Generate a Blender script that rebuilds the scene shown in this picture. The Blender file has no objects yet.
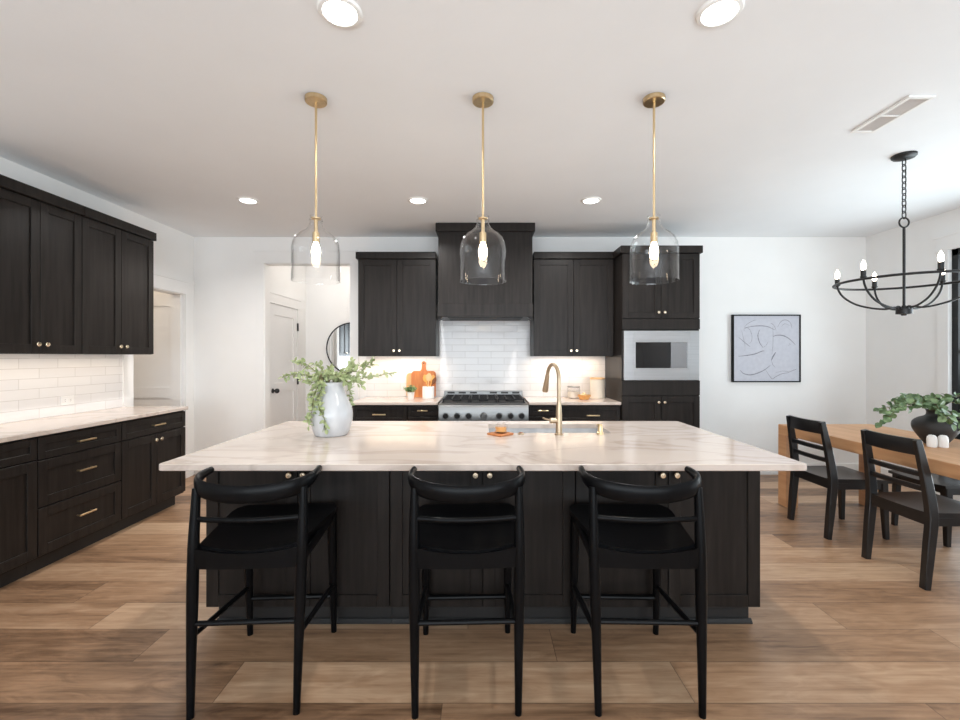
import bpy, bmesh, math, random
from mathutils import Vector, Matrix
random.seed(7)
PI = math.pi
SC = bpy.context.scene
COL = SC.collection

# ------------------------------------------------------------------ camera, world, lights, exposure
CAM_H = 1.385
cd = bpy.data.cameras.new('camera'); cam = bpy.data.objects.new('camera', cd); COL.objects.link(cam)
cd.sensor_fit = 'HORIZONTAL'; cd.sensor_width = 36.0; cd.lens = 453.0/960*36
cd.shift_x = -2.4/960; cd.shift_y = -3.3/960; cd.clip_start = 0.05
cam.location = (0, 0, CAM_H); cam.rotation_euler = (PI/2, 0, 0)
SC.camera = cam
SC.view_settings.view_transform = 'Standard'; SC.view_settings.look = 'None'
SC.view_settings.gamma = 1.0; SC.view_settings.exposure = 0.27; SC.view_settings.use_curve_mapping = False
SC.cycles.use_denoising = True
SC.cycles.max_bounces = 10; SC.cycles.diffuse_bounces = 6; SC.cycles.transparent_max_bounces = 16
SC.cycles.sample_clamp_indirect = 6.0
SC.cycles.caustics_reflective = False; SC.cycles.caustics_refractive = False
W = bpy.data.worlds.new('sky'); SC.world = W; W.use_nodes = True
W.node_tree.nodes['Background'].inputs[0].default_value = (0.62, 0.75, 0.95, 1)
W.node_tree.nodes['Background'].inputs[1].default_value = 0.6

def area(name, loc, target, sx, sy, power, color=(1, 1, 1), spread=PI):
    l = bpy.data.lights.new(name, 'AREA'); l.shape = 'RECTANGLE'; l.size = sx; l.size_y = sy
    l.energy = power; l.color = color; l.spread = spread
    o = bpy.data.objects.new(name, l); COL.objects.link(o); o.location = loc
    o.rotation_euler = (Vector(target)-Vector(loc)).to_track_quat('-Z', 'Y').to_euler()
    return o
DAY = (0.86, 0.94, 1.0)
area('daylight_rear', (0.2, -3.42, 1.45), (0.2, 0, 4.6), 6.0, 2.3, 222, DAY, math.radians(150))
area('added_daylight_right', (4.75, 1.05, 1.35), (0, 1.05, 3.6), 2.3, 2.2, 32, DAY, math.radians(150))  # added light outside the unseen, added window in the right wall
area('daylight_table', (4.78, 3.30, 1.35), (0, 3.30, 3.6), 1.7, 2.2, 66, DAY, math.radians(160))
WARM = (1.0, 0.82, 0.64)
area('under_cabinet_left', (-3.22, 3.40, 1.398), (-3.26, 3.40, 0), 1.70, 0.06, 2.0, WARM)
area('under_cabinet_back_left', (-0.93, 5.16, 1.388), (-0.93, 5.20, 0), 0.80, 0.05, 2.3, (1.0, 0.78, 0.57))
area('under_cabinet_back_right', (1.00, 5.16, 1.388), (1.00, 5.20, 0), 0.80, 0.05, 2.3, (1.0, 0.78, 0.57))

# ------------------------------------------------------------------ mesh helper
class MB:
    @staticmethod
    def smooth(prof, k=4): return [(p.x, p.y) for p in smooth_path([(a, b, 0) for a, b in prof], k)]
    def __init__(s): s.bm = bmesh.new()
    def box(s, x0, x1, y0, y1, z0, z1, bev=0.0, seg=1):
        if x1 < x0: x0, x1 = x1, x0
        if y1 < y0: y0, y1 = y1, y0
        if z1 < z0: z0, z1 = z1, z0
        r = bmesh.ops.create_cube(s.bm, size=1.0)
        vs = r['verts']
        for v in vs:
            v.co = Vector((x0+(v.co.x+.5)*(x1-x0), y0+(v.co.y+.5)*(y1-y0), z0+(v.co.z+.5)*(z1-z0)))
        if bev > 0:
            es = list({e for v in vs for e in v.link_edges})
            bmesh.ops.bevel(s.bm, geom=es, offset=bev, segments=seg, affect='EDGES', profile=0.5)
        return s
    def rings(s, rings, cap=True, closed=False):
        R = [[s.bm.verts.new(p) for p in ring] for ring in rings]
        n = len(R[0])
        k = len(R) if closed else len(R)-1
        for i in range(k):
            a, b = R[i], R[(i+1) % len(R)]
            for j in range(n):
                try: s.bm.faces.new((a[j], a[(j+1) % n], b[(j+1) % n], b[j]))
                except ValueError: pass
        if cap and not closed:
            s.bm.faces.new(list(reversed(R[0]))); s.bm.faces.new(R[-1])
        return s
    def sweep(s, pts, dims, n=10, up=(0, 0, 1), square=False, closed=False, cap=True):
        """cross-section: half width (sideways) and half height (along up) at every point"""
        pts = [Vector(p) for p in pts]; N = len(pts); up = Vector(up)
        if not isinstance(dims, list): dims = [dims]*N
        dims = [(d, d) if not isinstance(d, (tuple, list)) else d for d in dims]
        out = []
        for i, p in enumerate(pts):
            if closed: t = pts[(i+1) % N]-pts[(i-1) % N]
            else: t = pts[min(i+1, N-1)]-pts[max(i-1, 0)]
            t.normalize()
            side = t.cross(up)
            if side.length < 1e-4: side = t.cross(Vector((0, 1, 0)))
            if side.length < 1e-4: side = t.cross(Vector((1, 0, 0)))
            side.normalize(); u = side.cross(t).normalized()
            a, b = dims[i]
            if square:
                c = 0.82
                loop = [(-1, -c), (-c, -1), (c, -1), (1, -c), (1, c), (c, 1), (-c, 1), (-1, c)]
            else:
                loop = [(math.cos(2*PI*k/n), math.sin(2*PI*k/n)) for k in range(n)]
            out.append([p+side*(a*x)+u*(b*y) for x, y in loop])
        return s.rings(out, cap=cap, closed=closed)
    def cyl(s, p0, p1, r0, r1=None, n=20):
        return s.sweep([p0, p1], [r0, r0 if r1 is None else r1], n=n, up=(0.01, 1, 0.02))
    def lathe(s, prof, n=40, c=(0, 0, 0), closed=False):
        c = Vector(c); R = []
        for r, z in prof:
            R.append([c+Vector((max(r, 1e-5)*math.cos(2*PI*k/n), max(r, 1e-5)*math.sin(2*PI*k/n), z)) for k in range(n)])
        return s.rings(R, cap=not closed, closed=closed)
    def prism(s, poly, axis, a, b):
        """poly: 2-D outline; axis 'x','y','z' is the extrusion direction, from a to b"""
        def P(u, v, w):
            return {'x': (w, u, v), 'y': (u, w, v), 'z': (u, v, w)}[axis]
        return s.rings([[P(u, v, a) for u, v in poly], [P(u, v, b) for u, v in poly]])
    def sphere(s, c, r, sx=1, sy=1, sz=1, u=20, v=12):
        res = bmesh.ops.create_uvsphere(s.bm, u_segments=u, v_segments=v, radius=r)
        for w in res['verts']: w.co = Vector((w.co.x*sx+c[0], w.co.y*sy+c[1], w.co.z*sz+c[2]))
        return s
    def leaf(s, p, d, nrm, L, wd, fold=0.25):
        d = Vector(d).normalized(); nrm = Vector(nrm)
        side = d.cross(nrm)
        if side.length < 1e-3: side = d.cross(Vector((1, 0.3, 0.2)))
        side.normalize(); nn = side.cross(d).normalized(); p = Vector(p)
        prof = [(0, 0.05), (0.22, 0.75), (0.5, 1.0), (0.78, 0.7), (1.0, 0.05)]
        rows = []
        for t, w in prof:
            c = p+d*(L*t)-nn*(L*0.22*t*t)
            rows.append([s.bm.verts.new(c-side*(wd*w)+nn*(wd*w*fold)), s.bm.verts.new(c), s.bm.verts.new(c+side*(wd*w)+nn*(wd*w*fold))])
        for i in range(len(rows)-1):
            a, b = rows[i], rows[i+1]
            for j in (0, 1): s.bm.faces.new((a[j], a[j+1], b[j+1], b[j]))
        return s
    def build(s, name, mat, parent=None, smooth=True, ang=35, subsurf=0, flip=True):
        bm = s.bm
        if flip: bmesh.ops.recalc_face_normals(bm, faces=bm.faces)
        if smooth:
            lim = math.radians(ang)
            for f in bm.faces: f.smooth = True
            for e in bm.edges:
                if len(e.link_faces) == 2 and e.calc_face_angle(0) > lim: e.smooth = False
        me = bpy.data.meshes.new(name); bm.to_mesh(me); bm.free()
        me.materials.append(mat)
        o = bpy.data.objects.new(name, me); COL.objects.link(o)
        if parent is not None: o.parent = parent
        if subsurf:
            m = o.modifiers.new('subdivision', 'SUBSURF'); m.levels = subsurf; m.render_levels = subsurf
        return o

def tag(o, label=None, cat=None, group=None, kind=None):
    if label: o['label'] = label
    if cat: o['category'] = cat
    if group: o['group'] = group
    if kind: o['kind'] = kind
    return o
def thing(name, label, cat, loc=(0, 0, 0), rotz=0.0, group=None):
    o = bpy.data.objects.new(name, None); COL.objects.link(o); o.empty_display_size = 0.1
    o.location = loc; o.rotation_euler = (0, 0, rotz)
    return tag(o, label, cat, group)
def struct(name, mb, mat, parent=None, smooth=True):
    o = mb.build(name, mat, parent, smooth)
    if parent is None: o['kind'] = 'structure'
    return o
CHILD = {}
def copy_tree(o, parent=None):
    c = o.copy(); COL.objects.link(c)
    if parent is not None: c.parent = parent
    for ch in [x for x in list(SC.objects) if x.parent == o]: copy_tree(ch, c)
    return c
def smooth_path(pts, k=6, closed=False):
    P = [Vector(p) for p in pts]; out = []; N = len(P)
    seg = N if closed else N-1
    for i in range(seg):
        if closed: p0, p1, p2, p3 = P[(i-1) % N], P[i], P[(i+1) % N], P[(i+2) % N]
        else: p0, p1, p2, p3 = P[max(i-1, 0)], P[i], P[i+1], P[min(i+2, N-1)]
        for j in range(k):
            t = j/k
            out.append(0.5*((2*p1)+(p2-p0)*t+(2*p0-5*p1+4*p2-p3)*t*t+(3*p1-p0-3*p2+p3)*t**3))
    if not closed: out.append(P[-1])
    return out

# ------------------------------------------------------------------ materials
def srgb(r, g, b):
    f = lambda c: (c/255)/12.92 if c <= 10.3 else ((c/255+0.055)/1.055)**2.4
    return (f(r), f(g), f(b), 1)
def new_mat(name):
    m = bpy.data.materials.new(name); m.use_nodes = True
    nt = m.node_tree
    return m, nt, nt.nodes['Principled BSDF']
def N(nt, t, **kw):
    n = nt.nodes.new(t)
    for k, v in kw.items(): setattr(n, k, v)
    return n
def plain(name, c1, c2=None, rough=0.5, metal=0.0, scale=(8, 8, 8), bump=0.0, bscale=None, coat=0.0, ior=None, detail=4, spec=None):
    """procedural: two tones mixed by stretched noise, optional bump from the same noise"""
    m, nt, b = new_mat(name)
    tc = N(nt, 'ShaderNodeTexCoord'); mp = N(nt, 'ShaderNodeMapping'); nz = N(nt, 'ShaderNodeTexNoise')
    mp.inputs['Scale'].default_value = scale
    nz.inputs['Scale'].default_value = 1.0; nz.inputs['Detail'].default_value = detail
    nt.links.new(tc.outputs['Object'], mp.inputs[0]); nt.links.new(mp.outputs[0], nz.inputs['Vector'])
    rp = N(nt, 'ShaderNodeValToRGB')
    rp.color_ramp.elements[0].color = c1; rp.color_ramp.elements[0].position = 0.3
    rp.color_ramp.elements[1].color = c2 or c1; rp.color_ramp.elements[1].position = 0.7
    nt.links.new(nz.outputs['Fac'], rp.inputs[0]); nt.links.new(rp.outputs[0], b.inputs['Base Color'])
    b.inputs['Roughness'].default_value = rough; b.inputs['Metallic'].default_value = metal
    if coat: b.inputs['Coat Weight'].default_value = coat; b.inputs['Coat Roughness'].default_value = 0.15
    if spec is not None: b.inputs['Specular IOR Level'].default_value = spec
    if ior: b.inputs['IOR'].default_value = ior
    if bump:
        bp = N(nt, 'ShaderNodeBump'); bp.inputs['Strength'].default_value = bump; bp.inputs['Distance'].default_value = 0.004
        src = nz
        if bscale:
            src = N(nt, 'ShaderNodeTexNoise'); src.inputs['Scale'].default_value = bscale; src.inputs['Detail'].default_value = 3
            nt.links.new(tc.outputs['Object'], src.inputs['Vector'])
        nt.links.new(src.outputs['Fac'], bp.inputs['Height']); nt.links.new(bp.outputs[0], b.inputs['Normal'])
    return m
def emit(name, color, strength):
    m, nt, b = new_mat(name)
    b.inputs['Base Color'].default_value = (0.9, 0.9, 0.9, 1)
    b.inputs['Emission Color'].default_value = color; b.inputs['Emission Strength'].default_value = strength
    return m
def thin_glass(name, tint=(0.99, 0.99, 0.99, 1), rough=0.02, ior=1.5):
    m, nt, b = new_mat(name)
    nt.nodes.remove(b)
    out = [n for n in nt.nodes if n.type == 'OUTPUT_MATERIAL'][0]
    tr = N(nt, 'ShaderNodeBsdfTransparent'); tr.inputs[0].default_value = tint
    gl = N(nt, 'ShaderNodeBsdfGlossy'); gl.inputs['Roughness'].default_value = rough
    lw = N(nt, 'ShaderNodeLayerWeight'); lw.inputs['Blend'].default_value = 0.5
    pw = N(nt, 'ShaderNodeMath', operation='POWER'); pw.inputs[1].default_value = 3.5; nt.links.new(lw.outputs['Facing'], pw.inputs[0])
    fr = N(nt, 'ShaderNodeMath', operation='MULTIPLY_ADD'); fr.inputs[1].default_value = 0.6; fr.inputs[2].default_value = 0.02
    nt.links.new(pw.outputs[0], fr.inputs[0])
    mx = N(nt, 'ShaderNodeMixShader')
    nt.links.new(fr.outputs[0], mx.inputs[0]); nt.links.new(tr.outputs[0], mx.inputs[1]); nt.links.new(gl.outputs[0], mx.inputs[2])
    nt.links.new(mx.outputs[0], out.inputs['Surface'])
    return m
def tile_mat(name, axis):
    m, nt, b = new_mat(name)
    tc = N(nt, 'ShaderNodeTexCoord'); sp = N(nt, 'ShaderNodeSeparateXYZ'); cb = N(nt, 'ShaderNodeCombineXYZ')
    nt.links.new(tc.outputs['Object'], sp.inputs[0])
    nt.links.new(sp.outputs[axis], cb.inputs[0]); nt.links.new(sp.outputs['Z'], cb.inputs[1])
    br = N(nt, 'ShaderNodeTexBrick'); br.offset = 0.5; br.squash = 1.0
    br.inputs['Scale'].default_value = 1.0
    br.inputs['Brick Width'].default_value = 0.305; br.inputs['Row Height'].default_value = 0.0762
    br.inputs['Mortar Size'].default_value = 0.0022; br.inputs['Mortar Smooth'].default_value = 0.4
    br.inputs['Color1'].default_value = srgb(236, 235, 234); br.inputs['Color2'].default_value = srgb(231, 230, 230)
    br.inputs['Mortar'].default_value = srgb(205, 203, 200)
    mp = N(nt, 'ShaderNodeMapping'); mp.inputs['Location'].default_value = (0.05, -0.914 % 0.0762 * -1, 0)
    nt.links.new(cb.outputs[0], mp.inputs[0]); nt.links.new(mp.outputs[0], br.inputs['Vector'])
    nt.links.new(br.outputs['Color'], b.inputs['Base Color'])
    b.inputs['Roughness'].default_value = 0.12
    nz = N(nt, 'ShaderNodeTexNoise'); nz.inputs['Scale'].default_value = 9; nz.inputs['Detail'].default_value = 1.5
    nt.links.new(tc.outputs['Object'], nz.inputs['Vector'])
    inv = N(nt, 'ShaderNodeMath', operation='MULTIPLY_ADD'); inv.inputs[1].default_value = -0.5
    nt.links.new(br.outputs['Fac'], inv.inputs[0]); nt.links.new(nz.outputs['Fac'], inv.inputs[2])
    bp = N(nt, 'ShaderNodeBump'); bp.inputs['Strength'].default_value = 0.35; bp.inputs['Distance'].default_value = 0.006
    nt.links.new(inv.outputs[0], bp.inputs['Height']); nt.links.new(bp.outputs[0], b.inputs['Normal'])
    return m
def floor_mat():
    m, nt, b = new_mat('oak_planks')
    L = nt.links.new
    def math_(op, a, bb=None, c=None):
        n = N(nt, 'ShaderNodeMath', operation=op)
        for i, v in enumerate((a, bb, c)):
            if v is None: continue
            if isinstance(v, (int, float)): n.inputs[i].default_value = v
            else: L(v, n.inputs[i])
        return n.outputs[0]
    tc = N(nt, 'ShaderNodeTexCoord'); sp = N(nt, 'ShaderNodeSeparateXYZ'); L(tc.outputs['Object'], sp.inputs[0])
    X, Y = sp.outputs['X'], sp.outputs['Y']
    rowf = math_('DIVIDE', math_('SUBTRACT', Y, 2.057), 0.246)
    row = math_('FLOOR', rowf)
    wn = N(nt, 'ShaderNodeTexWhiteNoise', noise_dimensions='1D'); L(row, wn.inputs['W'])
    off = math_('MULTIPLY', wn.outputs['Value'], 7.0)
    for k, j in ((-2, -0.16), (-1, 0.85), (0, 0.34)):      # where the butt joints of the nearest rows lie
        hit = math_('COMPARE', row, k, 0.1)
        off = math_('ADD', math_('MULTIPLY', off, math_('SUBTRACT', 1.0, hit)), math_('MULTIPLY', hit, 3.0-j/1.93))
    colf = math_('ADD', math_('DIVIDE', X, 1.93), off)
    col = math_('FLOOR', colf)
    cid = N(nt, 'ShaderNodeCombineXYZ'); L(row, cid.inputs[0]); L(col, cid.inputs[1])
    w2 = N(nt, 'ShaderNodeTexWhiteNoise', noise_dimensions='2D'); L(cid.outputs[0], w2.inputs['Vector'])
    idv = w2.outputs['Value']
    gc = N(nt, 'ShaderNodeCombineXYZ')
    L(math_('MULTIPLY', X, 1.6), gc.inputs[0]); L(math_('MULTIPLY', Y, 42.0), gc.inputs[1]); L(math_('MULTIPLY', idv, 40.0), gc.inputs[2])
    g = N(nt, 'ShaderNodeTexNoise'); g.inputs['Scale'].default_value = 1.0; g.inputs['Detail'].default_value = 6; g.inputs['Roughness'].default_value = 0.62
    L(gc.outputs[0], g.inputs['Vector'])
    gc2 = N(nt, 'ShaderNodeCombineXYZ')
    L(math_('MULTIPLY', X, 0.9), gc2.inputs[0]); L(math_('MULTIPLY', Y, 5.0), gc2.inputs[1]); L(math_('MULTIPLY', idv, 90.0), gc2.inputs[2])
    g2 = N(nt, 'ShaderNodeTexNoise'); g2.inputs['Scale'].default_value = 1.6; g2.inputs['Detail'].default_value = 3; g2.inputs['Distortion'].default_value = 0.8
    L(gc2.outputs[0], g2.inputs['Vector'])
    tone = math_('ADD', math_('ADD', -0.05, math_('MULTIPLY', idv, 0.36)), math_('ADD', math_('MULTIPLY', g.outputs['Fac'], 0.52), math_('MULTIPLY', g2.outputs['Fac'], 0.34)))
    gc3 = N(nt, 'ShaderNodeCombineXYZ')
    L(math_('MULTIPLY', X, 2.2), gc3.inputs[0]); L(math_('MULTIPLY', Y, 9.0), gc3.inputs[1]); L(math_('MULTIPLY', idv, 33.0), gc3.inputs[2])
    wv = N(nt, 'ShaderNodeTexNoise'); wv.inputs['Scale'].default_value = 1.3; wv.inputs['Detail'].default_value = 7; wv.inputs['Distortion'].default_value = 2.6; wv.inputs['Roughness'].default_value = 0.55
    L(gc3.outputs[0], wv.inputs['Vector'])
    tone = math_('ADD', tone, math_('MULTIPLY', math_('SUBTRACT', wv.outputs['Fac'], 0.5), 0.40))
    rp = N(nt, 'ShaderNodeValToRGB'); L(tone, rp.inputs[0])
    cr = rp.color_ramp
    cr.elements[0].position = 0.28; cr.elements[0].color = srgb(*FLOOR_C[0])
    cr.elements[1].position = 0.92; cr.elements[1].color = srgb(*FLOOR_C[2])
    e = cr.elements.new(0.58); e.color = srgb(*FLOOR_C[1])
    fy = math_('FRACT', rowf); fx = math_('FRACT', colf)
    ey = math_('MINIMUM', fy, math_('SUBTRACT', 1.0, fy)); ex = math_('MINIMUM', fx, math_('SUBTRACT', 1.0, fx))
    sy = math_('LESS_THAN', ey, 0.008); sx = math_('LESS_THAN', ex, 0.0010)
    seam = math_('MAXIMUM', sy, sx)
    mx = N(nt, 'ShaderNodeMix', data_type='RGBA'); L(math_('MULTIPLY', seam, 0.55), mx.inputs[0])
    L(rp.outputs[0], mx.inputs[6]); mx.inputs[7].default_value = srgb(58, 42, 32)
    L(mx.outputs[2], b.inputs['Base Color'])
    L(math_('ADD', 0.30, math_('MULTIPLY', g.outputs['Fac'], 0.16)), b.inputs['Roughness'])
    bp = N(nt, 'ShaderNodeBump'); bp.inputs['Strength'].default_value = 0.12; bp.inputs['Distance'].default_value = 0.003
    L(math_('SUBTRACT', g.outputs['Fac'], seam), bp.inputs['Height']); L(bp.outputs[0], b.inputs['Normal'])
    return m
def quartz_mat():
    m, nt, b = new_mat('veined_quartz'); L = nt.links.new
    tc = N(nt, 'ShaderNodeTexCoord'); mp = N(nt, 'ShaderNodeMapping'); mp.inputs['Rotation'].default_value = (0, 0, 0.5)
    mp.inputs['Scale'].default_value = (0.8, 1.7, 1.0)
    L(tc.outputs['Object'], mp.inputs[0])
    nz = N(nt, 'ShaderNodeTexNoise'); nz.inputs['Scale'].default_value = 1.5; nz.inputs['Detail'].default_value = 5; nz.inputs['Distortion'].default_value = 1.1
    L(mp.outputs[0], nz.inputs['Vector'])
    rp = N(nt, 'ShaderNodeValToRGB'); L(nz.outputs['Fac'], rp.inputs[0]); cr = rp.color_ramp
    base = srgb(209, 196, 186)
    cr.elements[0].position = 0.46; cr.elements[0].color = base
    cr.elements[1].position = 0.545; cr.elements[1].color = base
    e = cr.elements.new(0.50); e.color = srgb(190, 176, 165)
    n2 = N(nt, 'ShaderNodeTexNoise'); n2.inputs['Scale'].default_value = 3.0; n2.inputs['Detail'].default_value = 4
    L(mp.outputs[0], n2.inputs['Vector'])
    mx = N(nt, 'ShaderNodeMix', data_type='RGBA', blend_type='MULTIPLY'); mx.inputs[0].default_value = 0.2
    r2 = N(nt, 'ShaderNodeValToRGB'); r2.color_ramp.elements[0].position = 0.35; r2.color_ramp.elements[0].color = (0.86, 0.82, 0.78, 1); r2.color_ramp.elements[1].position = 0.6
    L(n2.outputs['Fac'], r2.inputs[0]); L(rp.outputs[0], mx.inputs[6]); L(r2.outputs[0], mx.inputs[7])
    L(mx.outputs[2], b.inputs['Base Color'])
    b.inputs['Roughness'].default_value = 0.13
    return m
def canvas_mat():
    return plain('art_paper', srgb(188, 189, 198), srgb(196, 197, 205), 0.8, scale=(25, 25, 25), bump=0.3)

FLOOR_C = [(90, 64, 45), (164, 129, 99), (206, 175, 144)]
M = {}
M['wall'] = plain('wall_paint', srgb(239, 238, 236), srgb(242, 241, 239), 0.85, scale=(3, 3, 3), bump=0.08, bscale=60)
M['ceil'] = plain('ceiling_paint', srgb(236, 238, 240), srgb(239, 241, 243), 0.9, scale=(2, 2, 2), bump=0.25, bscale=22)
M['trim'] = plain('trim_paint', srgb(238, 237, 235), srgb(240, 239, 237), 0.45, scale=(4, 4, 4))
M['door'] = plain('door_paint', srgb(234, 233, 232), srgb(236, 235, 234), 0.5, scale=(4, 4, 4))
M['cab'] = plain('espresso_stained_wood', (0.0120, 0.0096, 0.0084, 1), (0.0240, 0.0198, 0.0175, 1), 0.36, scale=(38, 38, 2.6), bump=0.10, spec=0.20)
M['toe'] = plain('dark_toe_board', (0.010, 0.009, 0.009, 1), (0.014, 0.013, 0.012, 1), 0.55, scale=(20, 20, 3))
M['quartz'] = quartz_mat()
M['tile_x'] = tile_mat('white_subway_tile_across', 'X'); M['tile_y'] = tile_mat('white_subway_tile_along', 'Y')
M['floor'] = floor_mat()
M['brass'] = plain('brushed_brass', (0.68, 0.51, 0.29, 1), (0.76, 0.59, 0.36, 1), 0.30, 1.0, scale=(60, 60, 6))
M['champ'] = plain('champagne_metal', (0.40, 0.31, 0.215, 1), (0.46, 0.36, 0.25, 1), 0.32, 1.0, scale=(60, 60, 6))
M['knob'] = plain('satin_champagne_knob', (0.80, 0.68, 0.50, 1), (0.86, 0.74, 0.56, 1), 0.25, 1.0, scale=(30, 30, 30))
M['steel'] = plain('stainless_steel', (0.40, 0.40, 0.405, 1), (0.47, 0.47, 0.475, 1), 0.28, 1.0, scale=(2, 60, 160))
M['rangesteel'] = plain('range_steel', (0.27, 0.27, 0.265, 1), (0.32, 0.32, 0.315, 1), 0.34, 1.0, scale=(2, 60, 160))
M['iron'] = plain('cast_iron', (0.012, 0.012, 0.013, 1), (0.018, 0.018, 0.019, 1), 0.5, scale=(50, 50, 50), bump=0.2, spec=0.2)
M['blackmetal'] = plain('matte_black_metal', (0.014, 0.014, 0.015, 1), (0.020, 0.020, 0.021, 1), 0.42, 0.3, scale=(20, 20, 20))
M['blackwood'] = plain('black_painted_wood', (0.0028, 0.0028, 0.0031, 1), (0.0046, 0.0046, 0.0052, 1), 0.28, scale=(25, 25, 4), bump=0.05, spec=0.11)
M['blacklacquer'] = plain('black_lacquered_wood', (0.0055, 0.0055, 0.006, 1), (0.009, 0.009, 0.010, 1), 0.31, scale=(25, 25, 4), bump=0.05, spec=0.6)
M['blackglass'] = plain('black_glass', (0.006, 0.006, 0.007, 1), (0.008, 0.008, 0.009, 1), 0.04, scale=(3, 3, 3))
M['panelglass'] = plain('reflection_grey_glass', (0.26, 0.27, 0.285, 1), (0.29, 0.30, 0.315, 1), 0.05, 0.7, scale=(3, 3, 3))  # base colour lightened to stand in for a reflected window
M['glass'] = thin_glass('clear_glass')
M['windowglass'] = thin_glass('window_glass', (0.9, 0.93, 0.93, 1), 0.0, 1.45)
M['oak'] = plain('natural_oak', srgb(184, 136, 96), srgb(204, 158, 116), 0.45, scale=(22, 2.0, 22), bump=0.08, detail=6)
M['boardwood'] = plain('warm_board_wood', srgb(176, 104, 56), srgb(206, 136, 78), 0.45, scale=(30, 30, 4))
M['paleboard'] = plain('pale_board_wood', srgb(222, 176, 122), srgb(234, 194, 142), 0.5, scale=(30, 30, 4))
M['spoonwood'] = plain('honey_spoon_wood', srgb(226, 160, 78), srgb(240, 182, 98), 0.5, scale=(30, 30, 6))
M['darkspoon'] = plain('walnut_spoon_wood', srgb(120, 70, 40), srgb(140, 86, 52), 0.5, scale=(30, 30, 6))
M['ceramic'] = plain('white_glazed_ceramic', srgb(212, 213, 214), srgb(188, 191, 195), 0.18, scale=(14, 14, 3))
M['whitematte'] = plain('white_matte_ceramic', srgb(238, 236, 233), srgb(230, 228, 224), 0.6, scale=(10, 10, 10))
M['cream'] = plain('cream_stoneware', srgb(222, 210, 192), srgb(230, 219, 202), 0.4, scale=(10, 10, 10))
M['blackclay'] = plain('black_clay', (0.020, 0.019, 0.019, 1), (0.034, 0.032, 0.031, 1), 0.55, scale=(12, 12, 40), bump=0.35)
M['leaf'] = plain('sage_leaf', srgb(136, 152, 102), srgb(190, 199, 152), 0.5, scale=(14, 14, 14))
M['ivy'] = plain('ivy_leaf', srgb(42, 74, 38), srgb(132, 156, 110), 0.45, scale=(22, 22, 22))
M['herb'] = plain('herb_leaf', srgb(70, 110, 62), srgb(120, 152, 100), 0.5, scale=(30, 30, 30))
M['stem'] = plain('green_brown_stem', srgb(104, 98, 66), srgb(126, 118, 80), 0.6, scale=(20, 20, 20))
M['soil'] = plain('potting_soil', srgb(50, 38, 30), srgb(70, 54, 42), 0.9, scale=(60, 60, 60), bump=0.5)
M['amber'] = plain('amber_glass', srgb(208, 140, 66), srgb(232, 172, 98), 0.12, scale=(10, 10, 10), coat=0.6)
M['mirror'] = plain('mirror_silver', (0.86, 0.88, 0.88, 1), (0.86, 0.88, 0.88, 1), 0.02, 1.0)
M['paper'] = canvas_mat()
M['charcoal'] = plain('charcoal_line', srgb(120, 120, 128), srgb(150, 150, 158), 0.9, scale=(60, 60, 60))
M['bulb'] = emit('warm_bulb', (1.0, 0.78, 0.52, 1), 34)
M['bulbwhite'] = emit('frosted_bulb', (1.0, 0.86, 0.68, 1), 14)
M['lens'] = emit('downlight_lens', (1.0, 0.97, 0.92, 1), 6)
M['grass'] = plain('lawn', srgb(84, 104, 58), srgb(112, 128, 74), 0.9, scale=(8, 8, 8))
M['fence'] = plain('weathered_fence', srgb(86, 82, 78), srgb(110, 105, 98), 0.8, scale=(2, 30, 3))
M['plastic'] = plain('white_plastic', srgb(238, 238, 236), srgb(240, 240, 238), 0.4)
M['ventgrey'] = plain('vent_louvre_paint', srgb(226, 226, 226), srgb(230, 230, 230), 0.5)
M['ventback'] = plain('vent_backing_grey', srgb(188, 188, 188), srgb(196, 196, 196), 0.7)  # pale grey sheet behind the louvres
M['slot'] = plain('dark_slot', (0.02, 0.02, 0.02, 1), (0.03, 0.03, 0.03, 1), 0.7)

# ------------------------------------------------------------------ room shell
H = 2.793; XL, XR, YB, YR = -3.393, 4.513, 5.33, -3.35
T = 0.12
O1a, O1b, O1h = 4.375, 5.16, 2.10            # opening in the left wall
O2a, O2b, O2h = -2.57, -1.546, 2.487         # opening in the back wall
struct('floor', MB().box(-5.2, XR+T, YR-T, 7.0, -0.05, 0), M['floor'])
struct('ceiling', MB().box(-5.2, XR+T, YR-T, 7.0, H, H+0.1), M['ceil'])
wl = MB()
wl.box(XL-T, XL, YR, O1a, 0, H); wl.box(XL-T, XL, O1b, YB+T, 0, H); wl.box(XL-T, XL, O1a, O1b, O1h, H)
struct('wall_left', wl, M['wall'], smooth=False)
wb = MB()
wb.box(XL, O2a, YB, YB+T, 0, H); wb.box(O2b, XR+T, YB, YB+T, 0, H); wb.box(O2a, O2b, YB, YB+T, O2h, H)
struct('wall_back', wb, M['wall'], smooth=False)
# right wall with a tall window by the table and an unseen one nearer the camera, added to let light in
WA, WB_, WZ0, WZ1 = 2.35, 4.375, 0.12, 2.42
VA, VB, VZ0, VZ1 = -0.10, 2.00, 0.12, 2.42
wr = MB()
wr.box(XR, XR+T, YR, VA, 0, H); wr.box(XR, XR+T, VB, WA, 0, H); wr.box(XR, XR+T, WB_, YB, 0, H)
for a, b in ((VA, VB), (WA, WB_)):
    wr.box(XR, XR+T, a, b, 0, 0.12); wr.box(XR, XR+T, a, b, 2.42, H)
struct('wall_right', wr, M['wall'], smooth=False)
wq = MB()
RA, RB = -2.6, 3.2
wq.box(XL, RA, YR-T, YR, 0, H); wq.box(RB, XR+T, YR-T, YR, 0, H); wq.box(RA, RB, YR-T, YR, 0, 0.25); wq.box(RA, RB, YR-T, YR, 2.6, H)
struct('wall_rear', wq, M['wall'], smooth=False)
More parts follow.
